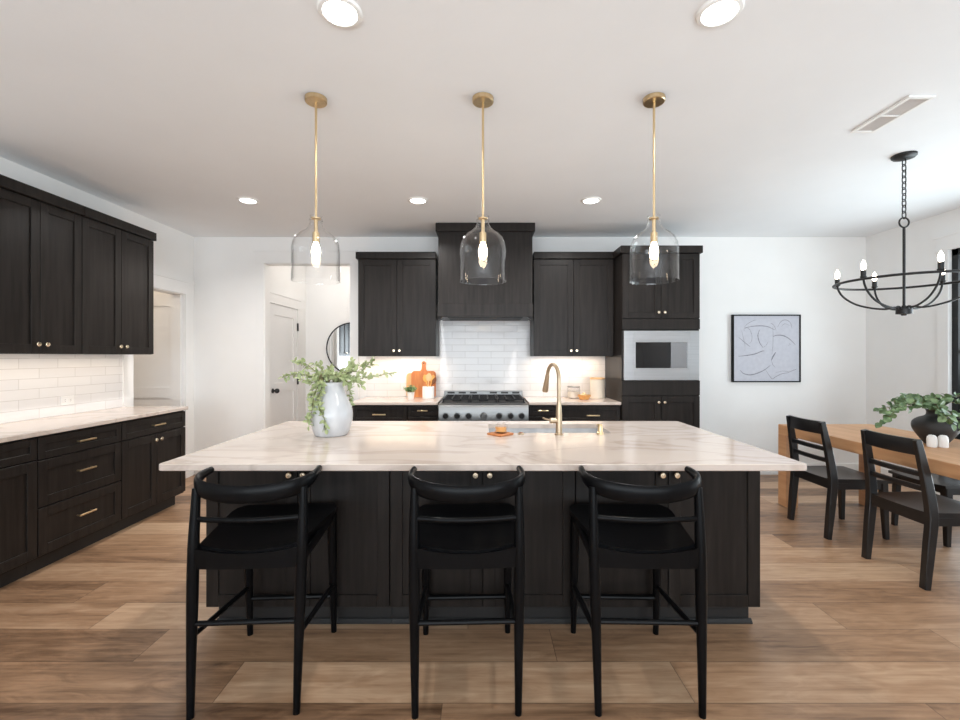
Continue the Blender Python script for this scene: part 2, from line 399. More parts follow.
# room behind the left doorway
wp = MB(); wp.box(-5.1, -5.0, 3.2, 6.4, 0, H); wp.box(-5.0, XL-T, 3.2, 3.3, 0, H); wp.box(-5.0, XL-T, 5.45, 5.55, 0, H)
struct('wall_pantry', wp, M['wall'], smooth=False)
# room behind the back opening
HX0, HX1, HY = -2.62, -0.95, 6.72
wh = MB(); wh.box(HX0-T, HX0, YB+T, HY, 0, H); wh.box(HX1, HX1+T, YB+T, HY, 0, H); wh.box(HX0-T, HX1+T, HY, HY+T, 0, H)
struct('wall_mudroom', wh, M['wall'], smooth=False)

# windows in the right wall
def window(name, a, b, z0, z1, x0, mull):
    f = MB(); d0, d1 = x0+0.02, x0+0.085; w = 0.06
    f.box(d0, d1, a, a+w, z0, z1); f.box(d0, d1, b-w, b, z0, z1); f.box(d0, d1, a, b, z0, z0+w); f.box(d0, d1, a, b, z1-w, z1)
    for m_ in mull: f.box(d0, d1, m_-0.035, m_+0.035, z0, z1)
    f.box(d0+0.02, d1-0.02, a, b, 1.42, 1.445)
    o = struct(name, f, M['blackmetal'])
    MB().box(x0+0.048, x0+0.056, a+w, b-w, z0+w, z1-w).build('pane', M['windowglass'], o)
    return o
window('window_1', WA, WB_, WZ0, WZ1, XR, [3.36])
window('added_window_2', VA, VB, VZ0, VZ1, XR, [0.95])  # unseen window, added as an opening for the extra light on the right
for k, (a, b) in enumerate(((WA, WB_), (VA, VB))):
    c = MB()
    c.box(XR-0.022, XR, a-0.10, a+0.005, 0, 2.42); c.box(XR-0.022, XR, b-0.005, b+0.10, 0, 2.42)
    c.box(XR-0.026, XR, a-0.12, b+0.12, 2.415, 2.55); c.box(XR-0.035, XR, a-0.13, b+0.13, 2.55, 2.575)
    struct('trim_%d' % (k+1), c, M['trim'])
# door casings
c = MB()
c.box(XL, XL+0.02, O1a-0.115, O1a+0.005, 0, O1h); c.box(XL, XL+0.02, O1b-0.005, O1b+0.125, 0, O1h)
c.box(XL, XL+0.024, O1a-0.12, O1b+0.135, O1h-0.005, O1h+0.13); c.box(XL, XL+0.03, O1a-0.12, O1b+0.14, O1h+0.13, O1h+0.15)
c.box(XL-T, XL, O1a, O1a+0.012, 0, O1h); c.box(XL-T, XL, O1b-0.012, O1b, 0, O1h); c.box(XL-T, XL, O1a, O1b, O1h-0.012, O1h)
struct('trim_3', c, M['trim'])
c = MB()
c.box(O2a-0.09, O2a+0.005, YB-0.02, YB, 0, O2h); c.box(O2b-0.005, O2b+0.09, YB-0.02, YB, 0, O2h)
c.box(O2a-0.10, O2b+0.085, YB-0.024, YB, O2h-0.005, O2h+0.13); c.box(O2a-0.115, O2b+0.085, YB-0.035, YB, O2h+0.13, O2h+0.152)
c.box(O2a, O2a+0.012, YB, YB+T, 0, O2h); c.box(O2b-0.012, O2b, YB, YB+T, 0, O2h); c.box(O2a, O2b, YB, YB+T, O2h-0.012, O2h)
struct('trim_4', c, M['trim'])
# baseboards
struct('baseboard_back', MB().box(2.26, XR-0.014, YB-0.014, YB, 0, 0.13, 0.003).box(XL+0.02, O2a-0.09, YB-0.014, YB, 0, 0.13, 0.003), M['trim'])
struct('baseboard_right', MB().box(XR-0.014, XR, WB_+0.10, YB, 0, 0.13, 0.003).box(XR-0.014, XR, VB+0.10, WA-0.10, 0, 0.13, 0.003), M['trim'])
struct('baseboard_mudroom', MB().box(HX0, HX1, HY-0.014, HY, 0, 0.13, 0.003), M['trim'])

def shaker(mb, x0, x1, z0, z1, y0=0.0, t=0.02, rail=0.062, rec=0.009, bev=0.0018):
    """a framed front facing -y with its face at y0"""
    mb.box(x0, x0+rail, y0, y0+t, z0, z1, bev); mb.box(x1-rail, x1, y0, y0+t, z0, z1, bev)
    mb.box(x0+rail, x1-rail, y0, y0+t, z0, z0+rail, bev); mb.box(x0+rail, x1-rail, y0, y0+t, z1-rail, z1, bev)
    mb.box(x0+rail-0.004, x1-rail+0.004, y0+rec, y0+t-0.002, z0+rail-0.004, z1-rail+0.004)
    return mb

# open door leaf behind the left doorway (hinged on the far jamb)
d1 = MB(); X0, X1, Y0 = -4.17, -3.405, 5.105
for (za, zb) in ((0.01, 0.12), (0.92, 1.04), (1.956, 2.085)): d1.box(X0+0.115, X1-0.115, Y0, Y0+0.038, za, zb)
d1.box(X0, X0+0.115, Y0, Y0+0.038, 0.01, 2.085); d1.box(X1-0.115, X1, Y0, Y0+0.038, 0.01, 2.085)
d1.box(X0+0.11, X1-0.11, Y0+0.012, Y0+0.028, 0.1, 1.97)
do = struct('door_1', d1, M['door'])
kb = MB(); kb.cyl((X0+0.06, Y0, 0.97), (X0+0.06, Y0-0.045, 0.97), 0.012); kb.sphere((X0+0.06, Y0-0.055, 0.97), 0.027); kb.build('door_knob', M['blackmetal'], do)

# closed door in the left wall of the room behind
d2 = MB(); xx = HX0; A0, A1 = 5.56, 6.38; DT = 2.04
x_in = xx+0.012
for (za, zb) in ((0.01, 0.2), (0.93, 1.05), (1.91, DT)): d2.box(xx-0.02, x_in, A0+0.115, A1-0.115, za, zb)
d2.box(xx-0.02, x_in, A0, A0+0.115, 0.01, DT); d2.box(xx-0.02, x_in, A1-0.115, A1, 0.01, DT)
d2.box(xx-0.02, xx+0.002, A0+0.1, A1-0.1, 0.1, 1.95)
do2 = struct('door_2', d2, M['door'])
kb = MB(); kb.cyl((x_in, A0+0.07, 0.96), (x_in+0.04, A0+0.07, 0.96), 0.014); kb.cyl((x_in, A0+0.07, 0.96), (x_in+0.008, A0+0.07, 0.96), 0.03); kb.sphere((x_in+0.055, A0+0.07, 0.96), 0.03)
kb.build('door_knob', M['blackmetal'], do2)
for z in (0.25, 1.05, 1.80):
    MB().box(x_in, x_in+0.014, A1-0.012, A1+0.024, z-0.055, z+0.055).build('hinge', M['blackmetal'], do2)
c = MB(); c.box(xx, xx+0.02, A0-0.095, A0-0.005, 0, DT+0.01); c.box(xx, xx+0.02, A1+0.005, A1+0.095, 0, DT+0.01)
c.box(xx, xx+0.024, A0-0.1, A1+0.1, DT+0.01, DT+0.13); c.box(xx, xx+0.032, A0-0.11, A1+0.11, DT+0.13, DT+0.15)
struct('trim_5', c, M['trim'])

# outside, beyond the windows
struct('lawn', MB().box(XR+T, 14, -8, 14, -0.25, -0.15), M['grass'])
fe = MB()
for k in range(40): fe.box(8.0, 8.03, -4+k*0.4, -4+k*0.4+0.385, -0.15, 1.95)
struct('garden_fence', fe, M['fence'])

# tiled walls
struct('backsplash_left', MB().box(XL, XL+0.01, 1.60, 4.262, 0.914, 1.41), M['tile_y'])
bs = MB(); bs.box(-1.363, 1.442, YB-0.01, YB, 0.914, 1.40); bs.box(-0.50, 0.555, YB-0.01, YB, 1.40, 1.84)
struct('backsplash_back', bs, M['tile_x'])

# ------------------------------------------------------------------ cabinets
def knob_mb(x, z, y=0.0):
    k = MB(); k.cyl((x, y, z), (x, y-0.018, z), 0.006, 0.005, 12)
    R = [(0.006, -0.014), (0.014, -0.018), (0.016, -0.024), (0.013, -0.029), (0.0, -0.030)]
    n = 16
    k.rings([[(x+r*math.cos(2*PI*i/n), y+yy, z+r*math.sin(2*PI*i/n)) for i in range(n)] for r, yy in [(max(a, 1e-4), b) for a, b in R]])
    return k
def pull_mb(x, z, half=0.068, y=0.0):
    k = MB()
    for s in (-1, 1): k.cyl((x+s*half*0.8, y, z), (x+s*half*0.8, y-0.026, z), 0.005, n=10)
    k.box(x-half, x+half, y-0.034, y-0.024, z-0.006, z+0.006, 0.002)
    return k
def add_front(root, f, zb):
    kind, x0, x1, z0, z1 = f[:5]
    g = 0.0018
    mb = MB()
    small = (z1-z0) < 0.2
    shaker(mb, x0+g, x1-g, z0-zb+g, z1-zb-g, rail=0.045 if small else 0.062)
    d = mb.build(kind, M['cab'], root)
    for hw in f[5:]:
        if hw[0] == 'knob': knob_mb(hw[1], hw[2]-zb).build('knob', M['knob'], d)
        else: pull_mb(hw[1], hw[2]-zb, hw[3] if len(hw) > 3 else 0.068).build('pull_handle', M['brass'], d)
    return d
def base_cabinet(label, loc, rotz, w, depth, fronts, toe_back=0.075, group=None, name='base_cabinet', top=0.884, side_in=(0, 0)):
    r = thing(name, label, 'cabinet', loc, rotz, group)
    MB().box(0, w, 0.021, depth, 0.10, top).build('carcass', M['cab'], r)
    MB().box(side_in[0], w-side_in[1], toe_back, depth-0.02, 0, 0.10).build('toe_kick', M['toe'], r)
    for f in fronts: add_front(r, f, 0)
    return r
def wall_cabinet(label, loc, rotz, w, depth, z0, z1, fronts, group=None, crown=(0.0, 0.0)):
    r = thing('wall_cabinet', label, 'cabinet', (loc[0], loc[1], z0), rotz, group)
    MB().box(0, w, 0.021, depth, 0, z1-z0-0.075).build('carcass', M['cab'], r)
    MB().box(-crown[0], w+crown[1], -0.022, depth, z1-z0-0.075, z1-z0, 0.003).build('crown_moulding', M['cab'], r)
    for f in fronts: add_front(r, f, z0)
    return r

# left run (faces +x)
LF = -2.81; DL = 0.565
u = base_cabinet('black-brown base cabinet cut off by the left edge of the photo', (LF, 1.95, 0), PI/2, 0.914, DL, [
    ('drawer', 0, 0.455, 0.735, 0.872), ('drawer', 0.455, 0.912, 0.735, 0.872), ('door', 0, 0.455, 0.115, 0.728), ('door', 0.455, 0.912, 0.115, 0.728)])
u = base_cabinet('black-brown base cabinet with three brass-handled drawers under the left countertop', (LF, 2.866, 0), PI/2, 0.664, DL, [
    ('drawer', 0, 0.662, 0.728, 0.872, ('pull', 0.331, 0.80)), ('drawer', 0, 0.662, 0.425, 0.722, ('pull', 0.331, 0.595)), ('drawer', 0, 0.662, 0.115, 0.419, ('pull', 0.331, 0.285))])
u = base_cabinet('black-brown base cabinet with one drawer above two doors, by the left doorway', (LF, 3.532, 0), PI/2, 0.76, DL, [
    ('drawer', 0, 0.758, 0.728, 0.872, ('pull', 0.379, 0.80)), ('door', 0, 0.379, 0.115, 0.722, ('knob', 0.347, 0.672)), ('door', 0.379, 0.758, 0.115, 0.722, ('knob', 0.411, 0.672))], side_in=(0, 0.04))
tag(MB().box(XL+0.001, -2.79, 1.60, 4.30, 0.884, 0.914, 0.003).build('countertop', M['quartz']), 'long white quartz countertop on the black cabinets along the left wall', 'countertop')
UD = 0.295
wall_cabinet('espresso two-door wall cabinet cut off by the left edge of the photo', (-3.09, 2.836), PI/2, 0.66, UD, 1.405, 2.548, [
    ('door', 0, 0.33, 1.407, 2.470, ('knob', 0.298, 1.472)), ('door', 0.33, 0.66, 1.407, 2.470, ('knob', 0.362, 1.472))])
wall_cabinet('espresso two-door wall cabinet on the left wall nearest the open doorway', (-3.09, 3.498), PI/2, 0.762, UD, 1.405, 2.548, [
    ('door', 0, 0.381, 1.407, 2.470, ('knob', 0.349, 1.472)), ('door', 0.381, 0.762, 1.407, 2.470, ('knob', 0.413, 1.472))], crown=(0, 0.008))
# back run (faces -y)
BF, BD = 4.715, 0.60
base_cabinet('dark base cabinet with a wide top drawer at the left end of the back counter', (-1.360, BF, 0), 0, 0.578, BD, [
    ('drawer', 0, 0.576, 0.70, 0.872, ('pull', 0.29, 0.785)), ('door', 0, 0.288, 0.115, 0.694, ('knob', 0.256, 0.64)), ('door', 0.288, 0.576, 0.115, 0.694, ('knob', 0.32, 0.64))])
base_cabinet('narrow dark base cabinet touching the left side of the range', (-0.780, BF, 0), 0, 0.320, BD, [
    ('drawer', 0, 0.318, 0.765, 0.872, ('pull', 0.159, 0.826, 0.055)), ('drawer', 0, 0.318, 0.44, 0.759, ('pull', 0.159, 0.62, 0.055)), ('drawer', 0, 0.318, 0.115, 0.434, ('pull', 0.159, 0.29, 0.055))])
base_cabinet('narrow dark base cabinet touching the right side of the range', (0.480, BF, 0), 0, 0.305, BD, [
    ('drawer', 0, 0.303, 0.765, 0.872, ('pull', 0.15, 0.826, 0.055)), ('drawer', 0, 0.303, 0.44, 0.759, ('pull', 0.15, 0.62, 0.055)), ('drawer', 0, 0.303, 0.115, 0.434, ('pull', 0.15, 0.29, 0.055))])
base_cabinet('dark base cabinet with a wide top drawer beside the microwave tower', (0.788, BF, 0), 0, 0.652, BD, [
    ('drawer', 0, 0.65, 0.70, 0.872, ('pull', 0.36, 0.775)), ('door', 0, 0.325, 0.115, 0.694, ('knob', 0.293, 0.64)), ('door', 0.325, 0.65, 0.115, 0.694, ('knob', 0.357, 0.64))])
tag(MB().box(-1.375, -0.462, 4.692, YB-0.011, 0.884, 0.914, 0.003).build('countertop', M['quartz']), 'short white quartz countertop left of the range, holding wooden boards', 'countertop')
tag(MB().box(0.482, 1.440, 4.692, YB-0.011, 0.884, 0.914, 0.003).build('countertop', M['quartz']), 'short white quartz countertop right of the range, holding canisters', 'countertop')
wall_cabinet('dark two-door wall cabinet on the back wall left of the range hood', (-1.363, 4.96), 0, 0.853, 0.368, 1.39, 2.53, [
    ('door', 0, 0.4265, 1.392, 2.453, ('knob', 0.396, 1.452)), ('door', 0.4265, 0.853, 1.392, 2.453, ('knob', 0.457, 1.452))], crown=(0.02, 0))
wall_cabinet('dark two-door wall cabinet between the range hood and the microwave tower', (0.562, 4.96), 0, 0.876, 0.368, 1.39, 2.53, [
    ('door', 0, 0.438, 1.392, 2.453, ('knob', 0.407, 1.452)), ('door', 0.438, 0.876, 1.392, 2.453, ('knob', 0.469, 1.452))])
# microwave tower
TX, TW, TF = 1.445, 0.803, 4.68
t = thing('tall_cabinet', 'tall dark cabinet tower with built-in microwave, right end of back wall', 'cabinet', (TX, TF, 0))
m = MB(); D = 0.648
m.box(0, TW, 0.021, D, 0.10, 1.135); m.box(0, TW, 0.021, D, 1.66, 2.455); m.box(0, 0.014, 0.021, D, 1.13, 1.67); m.box(TW-0.014, TW, 0.021, D, 1.13, 1.67); m.box(0.01, TW-0.01, D-0.02, D, 1.13, 1.67)
m.build('carcass', M['cab'], t)
MB().box(0, TW, 0.075, D, 0, 0.10).build('toe_kick', M['toe'], t)
MB().box(-0.02, TW+0.022, -0.022, D, 2.455, 2.53, 0.003).build('crown_moulding', M['cab'], t)
MB().box(0, TW, 0, 0.021, 1.668, 1.775, 0.0015).build('filler_panel', M['cab'], t)
MB().box(0, TW, 0, 0.021, 0.985, 1.138, 0.0015).build('filler_panel', M['cab'], t)
for f in [('door', 0, TW/2, 1.78, 2.45, ('knob', TW/2-0.031, 1.842)), ('door', TW/2, TW, 1.78, 2.45, ('knob', TW/2+0.031, 1.842)),
          ('door', 0, TW/2, 0.115, 0.978, ('knob', TW/2-0.031, 0.915)), ('door', TW/2, TW, 0.115, 0.978, ('knob', TW/2+0.031, 0.915))]: add_front(t, f, 0)
mw = thing('microwave', 'stainless built-in microwave set in the tall dark cabinet tower', 'microwave', (TX+0.401, TF, 1.142))
def frame(mb, x0, x1, z0, z1, w, y0, y1, bev=0.002):
    mb.box(x0, x0+w, y0, y1, z0, z1, bev); mb.box(x1-w, x1, y0, y1, z0, z1, bev)
    mb.box(x0+w, x1-w, y0, y1, z0, z0+w, bev); mb.box(x0+w, x1-w, y0, y1, z1-w, z1, bev); return mb
MB().box(-0.36, 0.36, 0.03, 0.45, 0.02, 0.49).build('body', M['slot'], mw)
m = MB(); m.box(-0.389, -0.285, -0.012, 0.022, 0, 0.512, .002); m.box(0.285, 0.389, -0.012, 0.022, 0, 0.512, .002); m.box(-0.285, 0.285, -0.012, 0.022, 0, 0.108, .002); m.box(-0.285, 0.285, -0.012, 0.022, 0.409, 0.512, .002)
m.build('trim_frame', M['steel'], mw)
frame(MB(), -0.287, 0.287, 0.106, 0.411, 0.020, -0.016, 0.02).build('door_frame', M['steel'], mw)
MB().box(-0.268, 0.095, -0.008, 0.02, 0.125, 0.392).build('door_glass', M['blackglass'], mw)
MB().box(0.098, 0.268, -0.009, 0.02, 0.125, 0.392).build('control_panel', M['panelglass'], mw)

# range hood
h = thing('range_hood', 'dark wooden box range hood above the stainless range', 'range hood', (0.031, 4.78, 1.795))
DH = 0.545
m = MB(); m.box(-0.497, 0.497, 0.0, DH, 0.15, 0.93, 0.002); m.build('hood_body', M['cab'], h)
m = MB(); m.box(-0.503, 0.503, -0.012, DH, 0.012, 0.152, 0.002); m.build('hood_band', M['cab'], h)
MB().box(-0.522, 0.522, -0.035, DH, 0.905, 0.995, 0.004).build('crown_moulding', M['cab'], h)
MB().box(-0.40, 0.40, 0.06, DH-0.06, 0.008, 0.03).build('vent_insert', M['iron'], h)
for s in (-1, 1):
    MB().prism([(s*0.503, 0.014), (s*0.453, 0.014), (s*0.47, -0.012), (s*0.503, -0.022)], 'y', 0.02, 0.16).build('corbel', M['cab'], h)

# range
g = thing('gas_range', 'stainless steel gas range with black grates under the hood', 'range', (0.0115, 4.60, 0))
RW = 0.456
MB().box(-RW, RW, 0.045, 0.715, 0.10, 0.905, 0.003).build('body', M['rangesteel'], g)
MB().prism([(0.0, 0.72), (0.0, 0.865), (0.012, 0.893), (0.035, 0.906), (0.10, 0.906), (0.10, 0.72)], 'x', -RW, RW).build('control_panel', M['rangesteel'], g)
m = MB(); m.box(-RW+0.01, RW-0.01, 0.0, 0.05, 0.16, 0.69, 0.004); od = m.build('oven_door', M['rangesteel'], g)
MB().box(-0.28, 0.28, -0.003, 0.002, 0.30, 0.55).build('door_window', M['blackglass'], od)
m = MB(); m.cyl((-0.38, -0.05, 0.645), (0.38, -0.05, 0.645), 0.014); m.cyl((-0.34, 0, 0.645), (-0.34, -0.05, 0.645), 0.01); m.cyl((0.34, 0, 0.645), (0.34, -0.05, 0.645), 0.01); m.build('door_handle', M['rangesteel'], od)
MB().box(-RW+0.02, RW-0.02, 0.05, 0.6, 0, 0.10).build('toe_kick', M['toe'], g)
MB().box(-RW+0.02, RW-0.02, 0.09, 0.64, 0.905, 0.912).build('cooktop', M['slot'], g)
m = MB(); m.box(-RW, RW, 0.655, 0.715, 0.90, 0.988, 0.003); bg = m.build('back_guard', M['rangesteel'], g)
for k in range(6):
    xk = -0.375+k*0.13+(0.10 if k > 2 else 0)
    MB().box(xk-0.042, xk+0.042, 0.6535, 0.656, 0.958, 0.978).build('vent_slot', M['slot'], bg)
for k in range(3):
    gx = (k-1)*0.285; m = MB()
    for a in (-0.132, -0.045, 0.045, 0.132): m.box(gx+a-0.006, gx+a+0.006, 0.10, 0.64, 0.934, 0.950, 0.002)
    for b_ in (0.105, 0.24, 0.365, 0.50, 0.635): m.box(gx-0.138, gx+0.138, b_-0.006, b_+0.006, 0.934, 0.948, 0.002)
    for a in (-0.132, 0.132):
        for b_ in (0.105, 0.635): m.box(gx+a-0.008, gx+a+0.008, b_-0.008, b_+0.008, 0.910, 0.936)
    m.build('grate', M['iron'], g)
    for yb in (0.24, 0.50):
        MB().lathe([(0.0, 0.910), (0.052, 0.910), (0.05, 0.922), (0.034, 0.926), (0.033, 0.933), (0.0, 0.934)], 20, (gx, yb, 0)).build('burner', M['iron'], g)
for kx, big in ((-0.385, 0), (-0.268, 0), (-0.152, 0), (0, 1), (0.158, 0), (0.275, 0), (0.386, 0)):
    r_ = 0.030 if big else 0.026; z_ = 0.784
    k_ = MB(); n = 20
    k_.rings([[(kx+r*math.cos(2*PI*i/n), y, z_+r*math.sin(2*PI*i/n)) for i in range(n)] for r, y in ((r_+0.008, 0.002), (r_+0.008, -0.006))])
    kk = k_.build('control_knob', M['rangesteel'], g)
    k_ = MB(); k_.rings([[(kx+r*math.cos(2*PI*i/n), y, z_+r*math.sin(2*PI*i/n)) for i in range(n)] for r, y in ((r_*0.8, -0.005), (r_*0.8, -0.012), (r_, -0.016), (r_*0.93, -0.042), (r_*0.85, -0.046))])
    k_.build('knob_grip', M['iron'] if not big else M['rangesteel'], kk)

# ------------------------------------------------------------------ island
IF, IB = 2.311, 3.285
island = [(-1.412, 'dark base cabinet of the island behind the left bar stool'), (-0.472, 'dark base cabinet of the island behind the middle bar stool'), (0.476, 'dark base cabinet of the island behind the right bar stool')]
for i, (x0, lb) in enumerate(island):
    w = 0.946 if i < 2 else 0.944
    if i == 0: w = 0.938
    hf = w/2
    r = base_cabinet(lb, (x0, IF, 0), 0, w, IB-IF, [('door', 0, hf, 0.105, 0.862, ('knob', hf-0.036, 0.785)), ('door', hf, w, 0.105, 0.862, ('knob', hf+0.036, 0.785))],
                     toe_back=0.055, name='island_cabinet', side_in=(0.035 if i == 0 else 0, 0.03 if i == 2 else 0), top=0.69 if i == 2 or i == 1 else 0.884)
    if i in (1, 2):   # open above the basin
        m = MB(); m.box(0, w, 0.021, 0.36, 0.69, 0.884); m.box(0, w, IB-IF-0.06, IB-IF, 0.69, 0.884)
        if i == 1: m.box(0, 0.40, 0.36, IB-IF-0.06, 0.69, 0.884)
        else: m.box(0.46, w, 0.36, IB-IF-0.06, 0.69, 0.884)
        m.build('carcass', M['cab'], r)
    MB().prism([(0.055, 0), (0.035, 0), (0.035, 0.008), (0.047, 0.022), (0.055, 0.022)], 'x', 0.03 if i == 0 else 0, w-(0.02 if i == 2 else 0)).build('shoe_moulding', M['toe'], r)
# worktop with a cut-out for the sink
SX0, SX1, SY0, SY1 = 0.04, 0.80, 2.80, 3.17
ct = MB()
TX0, TX1, TY0, TY1 = -1.425, 1.430, 1.983, 3.319
def rounded_top(mb, x0, x1, y0, y1, z0, z1, r, hole):
    bm = mb.bm
    out = []
    for cx, cy, a0 in ((x0+r, y0+r, PI), (x1-r, y0+r, 1.5*PI), (x1-r, y1-r, 0), (x0+r, y1-r, 0.5*PI)):
        for k in range(7): a = a0+k/6*PI/2; out.append((cx+r*math.cos(a), cy+r*math.sin(a)))
    hx0, hx1, hy0, hy1 = hole; rr = 0.02; inn = []
    for cx, cy, a0 in ((hx0+rr, hy0+rr, PI), (hx1-rr, hy0+rr, 1.5*PI), (hx1-rr, hy1-rr, 0), (hx0+rr, hy1-rr, 0.5*PI)):
        for k in range(7): a = a0+k/6*PI/2; inn.append((cx+rr*math.cos(a), cy+rr*math.sin(a)))
    e = 0.003
    def off(poly, d):
        c = [sum(p[0] for p in poly)/len(poly), sum(p[1] for p in poly)/len(poly)]
        return [(p[0]-math.copysign(d, p[0]-c[0]), p[1]-math.copysign(d, p[1]-c[1])) for p in poly]
    o = [off(out, e), out, out, off(out, e)]; zs = [z1, z1-e, z0+e, z0]
    O = [[bm.verts.new((x, y, z)) for x, y in p] for p, z in zip(o, zs)]
    I = [[bm.verts.new((x, y, z)) for x, y in inn] for z in (z1, z0)]
    n = len(out)
    for a, b in zip(O[:-1], O[1:]):
        for j in range(n): bm.faces.new((a[j], a[(j+1) % n], b[(j+1) % n], b[j]))
    for j in range(n):
        bm.faces.new((O[0][j], O[0][(j+1) % n], I[0][(j+1) % n], I[0][j]))
        bm.faces.new((O[3][(j+1) % n], O[3][j], I[1][j], I[1][(j+1) % n]))
        bm.faces.new((I[0][j], I[0][(j+1) % n], I[1][(j+1) % n], I[1][j]))
rounded_top(ct, TX0, TX1, TY0, TY1, 0.884, 0.914, 0.018, (SX0, SX1, SY0, SY1))
tag(ct.build('countertop', M['quartz'], ang=25), 'large white quartz countertop of the kitchen island', 'countertop')
sk = thing('sink', 'undermount sink in the island countertop behind the faucet', 'sink', ((SX0+SX1)/2, (SY0+SY1)/2, 0.70))
hw, hd = (SX1-SX0)/2+0.006, (SY1-SY0)/2+0.006
m = MB(); t_ = 0.008
m.box(-hw-t_, hw+t_, -hd-t_, hd+t_, 0.0, 0.008); m.box(-hw-t_, -hw, -hd, hd, 0, 0.184); m.box(hw, hw+t_, -hd, hd, 0, 0.184); m.box(-hw-t_, hw+t_, -hd-t_, -hd, 0, 0.184); m.box(-hw-t_, hw+t_, hd, hd+t_, 0, 0.184)
m.build('basin', M['ceramic'], sk)
MB().lathe([(0, 0.008), (0.045, 0.008), (0.043, 0.011), (0.0, 0.010)], 20).build('drain', M['blackmetal'], sk)

# faucet
f = thing('faucet', 'tall champagne gooseneck faucet on the island countertop', 'faucet', (0.462, 2.735, 0.914))
MB().lathe([(0, 0), (0.026, 0), (0.026, 0.006), (0.020, 0.012), (0.0185, 0.11), (0.017, 0.16), (0.0125, 0.20), (0, 0.20)], 24).build('base', M['champ'], f)
dirv = Vector((-0.26, 0.966, 0)); rad = 0.088
pts = [Vector((0, 0, 0.19)), Vector((0, 0, 0.27)), Vector((0, 0, 0.33))]
for k in range(1, 13):
    a = PI*k/12*0.93; pts.append(dirv*(rad*(1-math.cos(a)))+Vector((0, 0, 0.335+rad*math.sin(a))))
MB().sweep(pts, 0.0115, n=14, up=(0.97, 0.26, 0)).build('spout', M['champ'], f)
e0 = pts[-1]; dn = (pts[-1]-pts[-2]).normalized()
MB().sweep([e0, e0+dn*0.015, e0+dn*0.03, e0+dn*0.10, e0+dn*0.115], [0.0125, 0.0135, 0.014, 0.019, 0.018], n=16, up=(0.97, 0.26, 0)).build('spray_head', M['champ'], f)
m = MB(); m.cyl((-0.012, 0, 0.085), (-0.055, -0.004, 0.085), 0.0165, 0.0165); hb = m.build('handle', M['champ'], f)
MB().sweep([(-0.05, -0.004, 0.088), (-0.078, -0.006, 0.094), (-0.098, -0.008, 0.104)], [0.006, 0.0055, 0.0045], n=10).build('lever', M['champ'], hb)
s = thing('soap_dispenser', 'small brass soap dispenser pump on the island right of the faucet', 'soap dispenser', (0.715, 2.75, 0.914))
MB().lathe([(0, 0), (0.020, 0), (0.020, 0.012), (0.016, 0.016), (0.015, 0.045), (0, 0.045)], 20).build('body', M['brass'], s)
m = MB(); m.lathe([(0, 0.045), (0.013, 0.045), (0.014, 0.062), (0, 0.064)], 20); m.cyl((0, 0, 0.055), (-0.005, 0.055, 0.050), 0.007, 0.006, 12); m.build('pump_head', M['brass'], s)
b_ = thing('sink_button', 'low round bronze button in the island countertop left of the faucet', 'button', (0.235, 2.755, 0.914))
MB().lathe([(0, 0), (0.020, 0), (0.020, 0.006), (0.017, 0.008), (0, 0.008)], 20).build('rim', M['champ'], b_)
MB().lathe([(0, 0.007), (0.012, 0.007), (0.011, 0.011), (0, 0.012)], 18).build('push_cap', M['darkspoon'], b_)
cb = thing('serving_board', 'small diamond-turned wooden board on the island countertop', 'board', (0.105, 2.785, 0.914), PI/4)
MB().box(-0.058, 0.058, -0.058, 0.058, 0, 0.012, 0.004, 2).build('board', M['boardwood'], cb)
cb.location = (0.108, 2.735, 0.914)
cd_ = thing('jar', 'small amber glass jar on the wooden board on the island', 'jar', (0.112, 2.735, 0.926))
MB().lathe([(0, 0), (0.034, 0), (0.038, 0.006), (0.040, 0.042), (0.032, 0.054), (0.029, 0.056), (0.029, 0.062), (0.026, 0.062), (0.026, 0.053), (0.036, 0.041), (0.034, 0.008), (0, 0.006)], 24).build('jar_body', M['glass'], cd_)
MB().lathe([(0, 0.0065), (0.0335, 0.0085), (0.0345, 0.038), (0, 0.038)], 24).build('amber_fill', M['amber'], cd_)

# ------------------------------------------------------------------ greenery
def branch(root, base, pts, r, leaf_mat, L, wd, every, name='branch', jitter=0.5, start=0.25, pair=2, seed=0):
    rnd = random.Random(seed)
    P = smooth_path(pts, 8)
    n = len(P)
    b = MB().sweep(P, [r*(1-0.65*i/(n-1)) for i in range(n)], n=6).build(name, M['stem'], root)
    lm = MB()
    acc = 0; tot = sum((P[i+1]-P[i]).length for i in range(n-1)); run = 0
    for i in range(n-1):
        seg = (P[i+1]-P[i]); run += seg.length; acc += seg.length
        if run/tot < start or acc < every: continue
        acc = 0
        t = seg.normalized()
        for k in range(pair):
            d = Vector((rnd.gauss(0, 1), rnd.gauss(0, 1), rnd.gauss(0.25, 0.8))).normalized()*jitter+t*0.45+Vector((0, 0, 0.1))
            nr = Vector((rnd.gauss(0, 0.5), -0.6+rnd.gauss(0, 0.4), 0.8))
            s_ = rnd.uniform(0.7, 1.2)
            lm.leaf(P[i]+Vector((rnd.gauss(0, .004), rnd.gauss(0, .004), rnd.gauss(0, .004))), d, nr, L*s_, wd*s_)
    t = (P[-1]-P[-2]).normalized(); lm.leaf(P[-1], t, (0, -0.5, 1), L, wd)
    lm.build('leaves', leaf_mat, b, flip=False, ang=80)
    return b
VX, VY, VZ = -0.912, 2.735, 0.914
va = thing('vase', 'tall white glazed ceramic vase holding leafy branches on the island', 'vase', (VX, VY, VZ))
outer = MB.smooth([(0.096, 0.006), (0.112, 0.045), (0.123, 0.085), (0.126, 0.125), (0.119, 0.165), (0.103, 0.205), (0.084, 0.245), (0.072, 0.28), (0.067, 0.304), (0.069, 0.318)])
